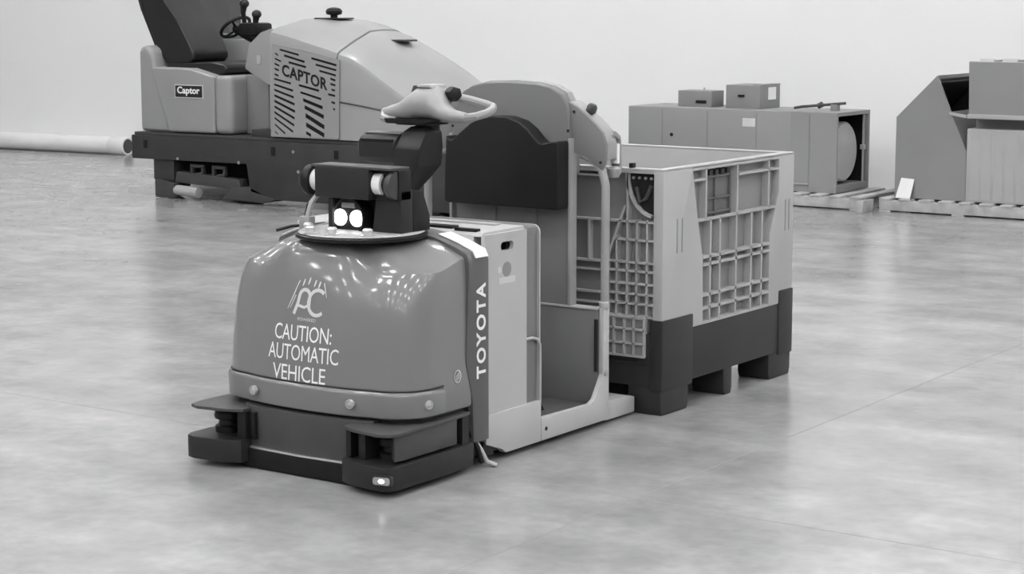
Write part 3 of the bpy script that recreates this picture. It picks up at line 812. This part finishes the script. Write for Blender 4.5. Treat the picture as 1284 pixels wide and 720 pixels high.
# end faces
def end(y, s):
    """s = -1 faces the tractor"""
    yi = y - s*0.045
    pn = B('end_panel', M_BINSHADE, bin_, X0+0.03, X1-0.03, y - s*0.048, y - s*0.034, 0.335, ZT-0.005)
    B('end_rim', M_BIN, bin_, X0+0.03, X1-0.03, y - s*0.048, y - s*0.002, ZT-0.012, ZT)
    def rib(a, b, c, d):
        B('rib', M_BIN, pn, a, b, y - s*0.036, y - s*0.004, c, d)
    def drib(xa, za, xb, zb, t=0.005):
        v = Vector((xb-xa, 0, zb-za)).normalized(); n = Vector((-v.z, 0, v.x))*t
        p = [(xa+n.x, za+n.z), (xb+n.x, zb+n.z), (xb-n.x, zb-n.z), (xa-n.x, za-n.z)]
        MB().prism(p, 'y', y - s*0.036, y - s*0.004).build('rib', M_BIN, pn)
    t = 0.004
    for sd in (1, -1):
        def X(v):
            return v if sd > 0 else X0 + X1 - v
        def r2(a, b, c, d):
            a, b = X(a), X(b)
            rib(min(a, b), max(a, b), c, d)
        # lattice beside the post
        for z in (0.623, 0.587, 0.535, 0.493, 0.453):
            r2(-4.215, -3.985, z-t, z+t)
        r2(-4.18, -3.985, 0.715-t, 0.715+t)
        r2(-4.215, -3.985, 0.401-t, 0.401+t)
        for x in (-4.027, -4.076, -4.121, -4.171):
            ztop = 0.80 if x > -4.13 else 0.73
            r2(x-t, x+t, 0.24 if x < -4.02 else 0.24, ztop)
        r2(-3.988-t, -3.988+t, 0.40, 0.82)
        r2(-4.215-t, -4.215+t, 0.24, 0.645)
        drib(X(-4.132), 0.853, X(-4.213), 0.645)
        r2(-4.121-t, -4.121+t, 0.80, 0.99)
        # quarter-round latch pocket
        q = arc((-3.99, 0.985), 0.135, 180, 262, 8)
        q = [(X(a), 0.985 + (b-0.985)*1.28) for a, b in q]
        bowl = q + [(X(-3.99), 0.985)]
        pk = MB().prism(bowl, 'y', y - s*0.036, y - s*0.022).build('latch_pocket', M_CHAR, bin_)
        for (a, b), (c, d) in zip(q, q[1:]):
            drib(a, b, c, d, 0.006)
        hnd = MB().tube([(X(-4.085), y - s*0.016, 0.93), (X(-4.065), y - s*0.010, 0.87), (X(-4.035), y - s*0.010, 0.885), (X(-4.015), y - s*0.016, 0.94)], 0.009, 8).build('latch_handle', M_DGREY, pk)
        for k in range(4):
            MB().lathe((X(-4.10+0.028*k), y - s*0.018, 0.968), (0, s, 0), [(0.006, -0.01), (0.006, 0.004), (0.001, 0.005)], 8).build('latch_rivet', M_GRIP, pk)
    # broad middle: long horizontal ribs
    for z in (0.971, 0.79, 0.618, 0.582, 0.488, 0.445, 0.24):
        rib(-4.735 if z not in (0.79,) else X0+0.03, -4.215 if z != 0.79 else X1-0.04, z-t, z+t)
    for x in (-4.64, -4.475, -4.306):
        rib(x-t, x+t, 0.618, 0.79)
    # drop door tongue over the base
    tg = B('door_tongue', M_BINSHADE, bin_, X0+0.077, X1-0.077, y - s*0.034, y + s*0.004, 0.236, 0.40)
    for z in (0.24, 0.292, 0.351, 0.398):
        B('rib', M_BIN, tg, X0+0.075, X1-0.075, y + s*0.002, y + s*0.016, z-t, z+t)
    for x in (-4.027, -4.076, -4.121, -4.171, -4.215, -4.923, -4.874, -4.829, -4.779, -4.735):
        B('rib', M_BIN, tg, x-t, x+t, y + s*0.002, y + s*0.016, 0.24, 0.40)
end(Y0, -1)
# plain inner lining for the far end
B('end_panel', M_BIN, bin_, X0+0.03, X1-0.03, Y1-0.045, Y1-0.002, 0.335, ZT, 0.004)
# bright top rim
for a in ((X0+0.002, X1-0.002, Y0+0.001, Y0+0.045), (X0+0.002, X1-0.002, Y1-0.045, Y1-0.001), (X0+0.001, X0+0.044, Y0+0.045, Y1-0.045), (X1-0.044, X1-0.001, Y0+0.045, Y1-0.045)):
    B('top_rim', M_BIN, bin_, *a, ZT, ZT+0.008, 0.003)
B('rim_clip', M_BLACK, bin_, -4.115, -4.097, Y0+0.004, Y0+0.03, ZT-0.005, ZT+0.028, 0.003)

# ------------------------------------------------------------------ floor scrubber
SY0, SY1 = 12.0, 13.2
scr = empty('floor_scrubber', (-10.6, 12.6, 0), 'large ride-on floor scrubber with black seat and slotted side vents', 'scrubber')
ch = MB().prism([(-12.35, 0.325), (-11.05, 0.335), (-11.02, 0.34), (-10.98, 0.10), (-10.70, 0.055), (-8.75, 0.055), (-8.62, 0.20), (-8.62, 0.545), (-12.35, 0.53)], 'y', SY0, SY1).build('chassis', M_SCRC, scr, 0.012)
MB().prism([(-12.33, 0.53), (-8.65, 0.545), (-8.65, 0.572), (-12.33, 0.556)], 'y', SY0+0.02, SY1-0.02).build('deck_edge', M_DGREY, scr, 0.006)
for x in (-12.18, -10.72, -10.05):
    B('chassis_slot', M_BLACK, ch, x-0.02, x+0.02, SY0-0.004, SY0+0.01, 0.42, 0.49)
for x, z in ((-11.1, 0.345), (-11.8, 0.345), (-10.5, 0.46), (-10.45, 0.30)):
    MB().lathe((x, SY0, z), (0, -1, 0), [(0.014, -0.003), (0.014, 0.006), (0.002, 0.008)], 8).build('bolt', M_STEEL, ch)
# rear gear under the chassis
B('rear_leg', M_SCRC, scr, -12.12, -11.88, SY0+0.03, SY0+0.25, 0.15, 0.34, 0.01)
B('rear_leg', M_SCRC, scr, -12.12, -11.88, SY1-0.25, SY1-0.03, 0.15, 0.34, 0.01)
for y in (SY0+0.06, SY1-0.20):
    MB().lathe((-11.96, y, 0.12), (0, 1, 0), [(0.06, 0), (0.115, 0.005), (0.12, 0.02), (0.12, 0.12), (0.115, 0.135), (0.06, 0.14)], 24).build('caster_wheel', M_DGREY, scr)
MB().prism([(-12.06, 0.006), (-11.83, 0.006), (-11.83, 0.13), (-12.06, 0.16)], 'y', SY0-0.02, SY0+0.05).build('squeegee_end', M_DGREY, scr, 0.01)
MB().tube([(-11.84, SY0+0.02, 0.075), (-11.58, SY0+0.02, 0.065)], 0.045, 14).build('squeegee_roller', M_STEELL, scr)
MB().prism([(-11.86, 0.14), (-11.10, 0.11), (-11.12, 0.20), (-11.84, 0.235)], 'y', SY0+0.02, SY0+0.12).build('squeegee_bar', M_DGREY, scr, 0.01)
MB().prism([(-11.3, 0.03), (-10.85, 0.02), (-10.70, 0.055), (-10.98, 0.15), (-11.2, 0.13)], 'y', SY0+0.0, SY0+0.3).build('brush_skirt', M_DGREY, scr, 0.01)
B('underside_block', M_BLACKR, scr, -12.0, -9.0, SY0+0.35, SY1-0.35, 0.12, 0.34)  # plain black block filling the space below the chassis
for x in (-11.62, -11.37):
    h = MB()
    h.box(x-0.075, x+0.075, SY0+0.04, SY0+0.07, 0.275, 0.30); h.box(x-0.075, x-0.05, SY0+0.04, SY0+0.07, 0.20, 0.28); h.box(x+0.05, x+0.075, SY0+0.04, SY0+0.07, 0.22, 0.28)
    h.build('linkage_hook', M_DGREY, scr)
    MB().tube([(x-0.07, SY0+0.05, 0.18), (x, SY0+0.04, 0.215), (x+0.07, SY0+0.05, 0.225)], 0.018, 8).build('linkage_rod', M_DGREY, scr)
for x in (-10.2, -9.1):
    for y in (SY0+0.2, SY1-0.35):
        MB().lathe((x, y, 0.2), (0, 1, 0), [(0.1, 0), (0.19, 0.005), (0.2, 0.03), (0.2, 0.13), (0.19, 0.15), (0.1, 0.155)], 28).build('drive_wheel', M_BLACKR, scr)
# rear tank body below the seat
tank = [(-12.28, 0.56), (-11.38, 0.565), (-11.38, 1.055), (-11.48, 1.065), (-11.56, 1.085), (-11.72, 1.11), (-12.13, 1.115), (-12.16, 1.25), (-12.19, 1.285), (-12.25, 1.285), (-12.28, 1.25)]
rb = MB().prism([(-11.93, 0.565), (-11.40, 0.57), (-11.40, 1.05), (-11.47, 1.065), (-11.56, 1.085), (-11.68, 1.11), (-12.13, 1.115)], 'y', SY0+0.03, SY1-0.04).build('seat_box', M_SCR, scr, 0.03, 3)
MB().prism([(-12.29, 0.56), (-11.90, 0.56), (-12.10, 1.12), (-12.12, 1.27), (-12.20, 1.295), (-12.27, 1.285), (-12.29, 1.24)], 'y', SY0+0.05, SY1-0.05).build('rear_tank', M_SCR, scr, 0.05, 3)
B('side_column', M_SCR, scr, -11.42, -11.22, SY0+0.05, SY1-0.1, 0.565, 1.055, 0.06, seg=4)
B('inner_box', M_STEELD, scr, -11.25, -10.98, SY0+0.25, SY1-0.1, 0.565, 1.06, 0.02)
bgd = B('badge', M_CHAR, rb, -11.832, -11.522, SY0+0.022, SY0+0.031, 0.868, 0.965, 0.002)
B('badge_frame', M_PALEP, bgd, -11.84, -11.514, SY0+0.025, SY0+0.0305, 0.860, 0.973)
vs, fs = text2d('Captor', 0.055, 1.0, 0.0008, 1.0, 0.002)
wd = max(v.x for v in vs) - min(v.x for v in vs)
MB().add([(-11.677 + v.x*0.26/wd, SY0+0.0205 - v.z, 0.918 + v.y) for v in vs], fs).build('badge_lettering', M_WHITE, bgd, smooth=False)
# far flank and top slab behind the seat
B('far_flank', M_SCR, scr, -12.22, -11.05, 12.78, SY1-0.05, 0.565, 1.345, 0.03)
B('far_flank_top', M_SCRL, scr, -12.15, -11.15, 12.80, SY1-0.07, 1.345, 1.385, 0.015)
# floor pan, pedal and dashboard
B('foot_pan', M_SCRC, scr, -11.0, -10.72, SY0+0.05, SY1-0.1, 0.56, 0.62, 0.01)
MB().prism([(-11.16, 0.60), (-11.12, 0.60), (-10.92, 0.80), (-10.95, 0.82)], 'y', SY0+0.30, SY0+0.45).build('pedal', M_BLACK, scr, 0.006)
B('dash_leg', M_STEEL, scr, -10.86, -10.80, SY0+0.12, SY0+0.2, 0.62, 0.98, 0.008)
B('dash_bulkhead', M_STEELD, scr, -10.80, -10.72, SY0+0.10, SY1-0.1, 0.60, 1.2, 0.01)
dsh = MB().prism([(-11.02, 1.12), (-10.97, 1.32), (-10.84, 1.42), (-10.73, 1.452), (-10.73, 0.98), (-10.82, 1.02)], 'y', SY0, SY1-0.05).build('dashboard', M_SCR, scr, 0.02)
B('dash_latch', M_STEELL, dsh, -10.875, -10.835, SY0-0.012, SY0+0.01, 1.16, 1.235, 0.012)
# steering wheel and levers
wc = Vector((-11.57, 12.5, 1.45)); wn = Vector((-0.62, 0.05, 0.78)).normalized()
ws = wn.orthogonal().normalized(); wt = wn.cross(ws)
ring = []
for k in range(28):
    a = 2*math.pi*k/28
    dd = ws*math.cos(a) + wt*math.sin(a)
    ring.append([wc + dd*(0.135 + 0.015*math.cos(2*math.pi*j/8)) + wn*0.015*math.sin(2*math.pi*j/8) for j in range(8)])
sw_ = MB().rings(ring + [ring[0]], False, False).build('steering_wheel', M_BLACK, scr)
for k in range(3):
    a = 2*math.pi*k/3 + 0.5
    MB().tube([wc - wn*0.03, wc + (ws*math.cos(a) + wt*math.sin(a))*0.135], 0.011, 8).build('spoke', M_BLACK, sw_)
MB().tube([wc - wn*0.01, (-11.40, 12.5, 1.40), (-11.1, 12.5, 1.30)], [0.045, 0.07, 0.08], 12).build('steering_post', M_BLACK, scr)
B('switch_pod', M_BLACK, scr, -11.45, -11.25, 12.40, 12.62, 1.38, 1.49, 0.03)
for x, y, z in ((-11.46, 12.48, 1.63), (-11.34, 12.50, 1.54)):
    MB().tube([(x+0.02, y, 1.44), (x, y, z-0.06), (x+0.01, y, z)], [0.018, 0.022, 0.03], 10).build('lever', M_BLACK, scr)
    MB().sphere((x+0.015, y, z+0.02), 0.042, (1, 1, 0.9)).build('lever_knob', M_CHAR, scr)
# seat
MB().prism([(-12.06, 1.10), (-12.02, 1.155), (-11.80, 1.15), (-11.54, 1.165), (-11.38, 1.145), (-11.34, 1.11), (-11.36, 1.075), (-11.45, 1.055), (-11.80, 1.055), (-12.0, 1.07)], 'y', 12.14, 12.62).build('seat_cushion', M_SEAT, scr, 0.028, 3)
bkp = [(-12.06, 1.13), (-11.80, 1.14), (-11.745, 1.19), (-11.745, 1.235), (-11.80, 1.33), (-11.93, 1.52), (-12.06, 1.66), (-12.12, 1.80), (-12.18, 1.90), (-12.30, 1.93), (-12.38, 1.88), (-12.36, 1.70), (-12.24, 1.40), (-12.14, 1.22)]
MB().prism(bkp, 'y', 12.16, 12.60).build('seat_back', M_SEAT, scr, 0.045, 3)
MB().prism([(-12.20, 1.25), (-12.15, 1.22), (-12.36, 1.66), (-12.40, 1.80), (-12.45, 1.80), (-12.38, 1.60)], 'y', 12.18, 12.58).build('seat_shell', M_CHAR, scr, 0.01)
B('seat_mount', M_CHAR, scr, -11.95, -11.45, 12.2, 12.55, 1.02, 1.075, 0.01)
# bonnet: loft along x
def bon(x, zr, zt, y0=SY0, zb=0.575):
    return [(x, y0, zb), (x, y0-0.004, (zb+zr)/2), (x, y0, zr-0.05), (x, y0+0.012, zr-0.012), (x, y0+0.05, zr+0.012), (x, y0+0.22, zr + 0.5*(zt-zr)), (x, y0+0.42, zt-0.01), (x, y0+0.6, zt), (x, 2*12.6-y0-0.42, zt-0.01), (x, 2*12.6-y0-0.22, zr+0.5*(zt-zr)), (x, 2*12.6-y0-0.05, zr+0.012), (x, 2*12.6-y0, zr-0.05), (x, 2*12.6-y0, zb)]
secb = [(-10.735, 1.435, 1.53), (-10.55, 1.40, 1.535), (-10.35, 1.352, 1.52), (-10.15, 1.305, 1.48), (-10.035, 1.275, 1.445)]
hood2 = MB().rings([bon(*s) for s in secb]).build('bonnet', M_SCRL, scr, angle=40)
secn = [(-10.025, 1.265, 1.435), (-9.90, 1.235, 1.40), (-9.76, 1.17, 1.335), (-9.60, 1.075, 1.265), (-9.45, 0.985, 1.195), (-9.30, 0.90, 1.115), (-9.18, 0.83, 1.03), (-9.05, 0.77, 0.92), (-8.93, 0.70, 0.80), (-8.82, 0.64, 0.68), (-8.76, 0.60, 0.62)]
nose = MB().rings([bon(x, zr, zt, SY0 + 0.004 + 0.03*max(0, (x+9.6))) for x, zr, zt in secn]).build('nose_cover', M_SCRL, scr, angle=40)
MB().tube([(-10.03, SY0-0.003, 0.88), (-9.8, SY0-0.001, 0.855), (-9.55, SY0+0.002, 0.82), (-9.3, SY0+0.012, 0.78)], 0.007, 6).build('nose_seam', M_DGREY, nose)
MB().tube([(-10.03, SY0+0.002, 0.585), (-10.03, SY0-0.001, 0.9), (-10.03, SY0+0.0, 1.22)], 0.008, 6).build('nose_seam', M_DGREY, nose)
MB().tube([(-10.70, SY0-0.001, 1.322), (-10.4, SY0-0.001, 1.275), (-10.15, SY0-0.001, 1.232), (-10.04, SY0+0.0, 1.205)], 0.006, 6).build('bonnet_seam', M_DGREY, hood2)
# vent panel with real slots cut through
def G(a, b):
    return (-10.785 + 0.001519*a - 0.000023*b, 1.354 + 0.00004*a - 0.001152*b)
def slot(x0, y0, x1, y1, h):
    return [G(x0, y0), G(x1, y1), G(x1 - 2, y1 + h), G(x0, y0 + h)]
slots = [slot(*q) for q in (
    (110,58,245,98,14), (140,98,285,146,16), (172,146,295,182,16),
    (78,84,100,100,12), (75,120,120,142,13), (72,155,108,172,14), (72,190,105,204,14), (72,228,102,242,14),
    (330,120,505,172,16), (360,165,503,206,15), (385,208,500,242,15), (460,262,497,276,16), (460,298,497,310,15), (468,338,495,346,14), (445,370,495,382,15), (468,424,495,432,16), (480,470,495,478,14),
    (70,262,190,296,14), (70,301,205,346,15), (70,338,210,392,16), (70,376,215,440,18), (70,414,218,490,19), (70,454,215,538,18), (70,494,212,588,17), (72,536,205,634,16), (74,582,150,648,14), (74,634,98,656,10),
    (243,306,385,346,16), (255,356,400,404,16), (272,404,410,460,24), (283,452,418,522,28), (290,508,422,592,32), (293,572,422,648,32), (294,634,330,654,22))]
outer = [G(58, 24), G(522, 142), G(520, 684), G(46, 676)]
vs, fs = plate2d(outer, slots, 0.003)
vp = MB().add([(v.x, SY0 - 0.0085 + v.z, v.y) for v in vs], fs).build('vent_panel', M_SCR, scr, smooth=False)
MB().prism(outer, 'y', SY0-0.0055, SY0-0.0045).build('vent_backing', M_BLACKR, vp, smooth=False)
vs, fs = text2d('CAPTOR', 0.085, 1.0, 0.001, 1.06, 0.003)
wd = max(v.x for v in vs) - min(v.x for v in vs)
lx, lz = G(284, 258)
MB().add([(lx + v.x*0.475/wd, SY0 - 0.013 - v.z, lz + v.y*1.05 - 0.235*v.x*0.475/wd) for v in vs], fs).build('vent_lettering', M_BLACK, vp, smooth=False)
# rain cap on the bonnet
kp = B('cap_plate', M_CHAR, scr, -10.62, -10.34, 12.42, 12.60, 1.525, 1.535, 0.003)
MB().lathe((-10.48, 12.51, 1.535), (0, 0, 1), [(0.03, 0), (0.03, 0.02), (0.065, 0.03), (0.07, 0.055), (0.055, 0.075), (0.02, 0.085)], 18).build('filler_cap', M_BLACK, scr)
B('bonnet_bracket', M_DGREY, scr, -9.95, -9.70, 12.45, 12.62, 1.35, 1.365, 0.003)

# ------------------------------------------------------------------ pallets, air handler, hopper
def pallet(label, x0, x1, y0, y1, rz=0):
    t = empty('wooden_pallet', ((x0+x1)/2, (y0+y1)/2, 0), label, 'pallet', 'wooden pallets by the wall')
    for k in range(3):
        y = y0 + (y1-y0-0.09)*k/2
        B('stringer', M_WOOD, t, x0, x1, y, y+0.09, 0.0 + 0.012, 0.092, 0.003)
    n = max(4, int((x1-x0)/0.16))
    for k in range(n):
        x = x0 + (x1-x0-0.10)*k/(n-1)
        B('deck_board', M_WOOD, t, x, x+0.10, y0-0.005, y1+0.005, 0.092, 0.110, 0.002)
    for k in range(4):
        x = x0 + (x1-x0-0.10)*k/3
        B('bottom_board', M_WOOD, t, x, x+0.10, y0, y1, 0.0, 0.014)
    return t
pallet('pale wooden pallet under the long grey air handler', -8.85, -6.62, 14.44, 15.30)
pallet('pale wooden pallet under the grey hopper and chute', -6.50, -4.55, 14.52, 15.65)
blk = MB().prism([(-6.60, 0.0), (-6.545, 0.0), (-6.535, 0.10), (-6.60, 0.09)], 'y', 14.3, 14.5).build('timber_block', M_WOOD, None, 0.005, loc=(-6.57, 14.4, 0))
tag(blk, 'short timber offcut on the floor between the two pallets', 'timber')

ah = empty('air_handler', (-7.92, 14.92, 0.11), 'long grey sheet metal air handler with open end and round drum', 'air handler')
AX0, AX1, AY0, AY1, AZ0, AZ1 = -8.91, -6.92, 14.60, 15.23, 0.11, 0.768
B('cabinet', M_STEEL, ah, AX0, AX1-0.42, AY0, AY1, AZ0, AZ1, 0.006)
B('front_skin', M_STEEL, ah, AX1-0.42, AX1, AY0, AY0+0.02, AZ0, AZ1)
B('rear_skin', M_STEEL, ah, AX1-0.42, AX1, AY1-0.03, AY1, AZ0, AZ1)
B('roof_skin', M_STEEL, ah, AX1-0.42, AX1, AY0+0.02, AY1-0.03, AZ1-0.03, AZ1)
B('sill', M_STEEL, ah, AX1-0.42, AX1, AY0+0.02, AY1-0.03, AZ0, AZ0+0.06)
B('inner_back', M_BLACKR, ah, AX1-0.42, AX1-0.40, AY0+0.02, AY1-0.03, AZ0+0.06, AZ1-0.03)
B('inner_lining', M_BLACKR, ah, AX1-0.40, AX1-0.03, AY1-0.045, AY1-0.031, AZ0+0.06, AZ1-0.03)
dr = MB().lathe((AX1-0.40, AY0+0.265, AZ0+0.325), (1, 0, 0), [(0.24, 0), (0.25, 0.01), (0.25, 0.33), (0.235, 0.345), (0.05, 0.35), (0.01, 0.35)], 36).build('drum', M_DRUM, ah)
MB().tube([(AX1-0.02, AY1-0.08, AZ0+0.06), (AX1-0.02, AY1-0.08, AZ1-0.03)], 0.010, 8).build('end_rod', M_STEELL, ah)
B('rod_clamp', M_STEELL, ah, AX1-0.04, AX1-0.005, AY1-0.10, AY1-0.06, AZ0+0.33, AZ0+0.37, 0.003)
for x in (-8.57, -8.13, -7.66, -7.17):
    B('panel_seam', M_STEELD, ah, x-0.004, x+0.004, AY0-0.003, AY0+0.001, AZ0+0.02, AZ1-0.02)
MB().lathe((-8.475, AY0, 0.535), (0, -1, 0), [(0.015, -0.002), (0.015, 0.006), (0.002, 0.007)], 12).build('knob', M_BLACK, ah)
B('rating_plate', M_PALEP, ah, -7.79, -7.67, AY0-0.003, AY0+0.001, 0.63, 0.70)
B('grip_bar', M_STEELL, ah, -7.31, -7.17, AY0-0.012, AY0+0.001, 0.17, 0.18)
# things on top of it
t = empty('switch_box', (-8.37, 14.9, 0.768), 'small grey metal box with dark catch on the air handler', 'metal box')
B('box_body', M_STEELD, t, -8.53, -8.20, 14.80, 15.02, 0.768, 0.905, 0.004)
B('catch', M_BLACK, t, -8.35, -8.25, 14.79, 14.80, 0.80, 0.825, 0.002)
MB().tube([(-8.27, 14.80, 0.905), (-8.27, 14.80, 0.935)], 0.008, 8).build('stud', M_STEELL, t)
t = empty('control_box', (-7.83, 14.92, 0.768), 'grey metal box with pale square window on its end', 'metal box')
B('box_body', M_STEELD, t, -8.05, -7.725, 14.78, 15.15, 0.768, 0.965, 0.004)
B('catch', M_BLACK, t, -7.93, -7.87, 14.77, 14.78, 0.865, 0.885, 0.002)
B('end_window', M_WHITE, t, -7.726, -7.722, 14.93, 15.07, 0.84, 0.945)
B('box_flap', M_STEELD, t, -7.80, -7.722, 14.80, 15.15, 0.965, 0.972)
t = empty('pipe_fitting', (-7.2, 14.9, 0.768), 'thin dark pipe fitting resting along the top of the air handler', 'pipe')
MB().tube([(-7.45, 14.88, 0.783), (-7.38, 14.88, 0.795), (-7.0, 14.92, 0.833)], 0.012, 10).build('rod', M_DGREY, t)
MB().tube([(-7.24, 14.895, 0.80), (-7.20, 14.90, 0.822)], 0.024, 10).build('collar', M_DGREY, t)
B('rest', M_STEELD, t, -7.12, -7.06, 14.88, 14.94, 0.768, 0.82, 0.003)

# hopper, open to the right
hp = empty('steel_hopper', (-6.1, 15.0, 0.11), 'grey sheet steel hopper with sloped sides and dark open mouth', 'hopper')
prof = [(-6.405, 0.112), (-6.405, 0.755), (-6.07, 1.092), (-5.95, 0.812), (-5.81, 0.505), (-5.81, 0.112)]
MB().prism(prof, 'y', 14.60, 14.62).build('side_plate', M_STEELD, hp)
MB().prism(prof, 'y', 15.48, 15.50).build('side_plate', M_STEELD, hp)
B('back_plate', M_STEELD, hp, -6.405, -6.385, 14.62, 15.48, 0.112, 0.755)
MB().prism([(-6.405, 0.755), (-6.07, 1.092), (-6.07, 1.065), (-6.385, 0.745)], 'y', 14.62, 15.48).build('slope_plate', M_STEELD, hp)
MB().prism([(-5.81, 0.112), (-5.81, 0.505), (-5.95, 0.812), (-5.965, 0.805), (-5.83, 0.50), (-5.83, 0.112)], 'y', 14.62, 15.48).build('front_plate', M_STEELD, hp)
MB().prism([(-6.38, 0.74), (-6.075, 1.055), (-5.97, 0.80), (-5.84, 0.50), (-5.84, 0.13), (-6.38, 0.13)], 'y', 15.465, 15.479).build('hopper_shade_sheet', M_CHAR, hp)  # dark sheets added inside to paint the shade of the mouth
MB().prism([(-6.37, 0.735), (-6.075, 1.045), (-6.075, 1.03), (-6.37, 0.72)], 'y', 14.63, 15.46).build('hopper_shade_sheet', M_CHAR, hp)
B('hopper_floor', M_STEELD, hp, -6.385, -5.83, 14.62, 15.48, 0.112, 0.125)
MB().prism([(-5.955, 0.79), (-5.955, 0.81), (-5.815, 0.79), (-5.815, 0.765)], 'y', 14.585, 14.60).build('mouth_lip', M_STEELL, hp)
ct = empty('steel_chute', (-5.2, 15.0, 0.11), 'pale ribbed steel bin with wide tray top beside the hopper', 'bin')
B('lower_body', M_STEELL, ct, -5.805, -4.6, 14.59, 15.5, 0.112, 0.685, 0.006)
for k in range(12):
    B('body_rib', M_STEELL, ct, -5.77+k*0.095, -5.70+k*0.095, 14.5885, 14.592, 0.13, 0.67)
B('neck', M_STEELD, ct, -5.80, -4.6, 14.76, 15.45, 0.685, 0.765)
B('ledge', M_STEELL, ct, -5.80, -4.56, 14.56, 15.5, 0.765, 0.80, 0.004)
MB().prism([(14.575, 0.80), (14.545, 1.205), (14.565, 1.21), (14.60, 0.80)], 'x', -5.79, -4.58).build('tray_front', M_STEEL, ct)
MB().prism([(14.60, 0.80), (14.565, 1.205), (15.50, 1.205), (15.48, 0.80)], 'x', -5.79, -5.77).build('tray_side', M_STEEL, ct)
B('tray_back', M_STEEL, ct, -5.77, -4.58, 15.46, 15.48, 0.80, 1.20)
for k in range(6):
    MB().prism([(14.548+0.05*k, 1.205), (14.61+0.05*k, 1.205), (14.60+0.05*k, 1.23)], 'x', -5.72+k*0.17, -5.60+k*0.17).build('tray_liner', M_STEELL, ct)
pap = MB().add([(-6.375, 14.55, 0.113), (-6.25, 14.55, 0.113), (-6.235, 14.59, 0.265), (-6.345, 14.59, 0.272), (-6.375, 14.554, 0.113), (-6.25, 14.554, 0.113), (-6.235, 14.594, 0.265), (-6.345, 14.594, 0.272)],
               [(0,1,2,3),(7,6,5,4),(0,4,5,1),(1,5,6,2),(2,6,7,3),(3,7,4,0)]).build('paper_sheet', M_PAPER, None, smooth=False, loc=(-6.3, 14.57, 0.112))
tag(pap, 'white paper sheet leaning against the grey hopper', 'paper')
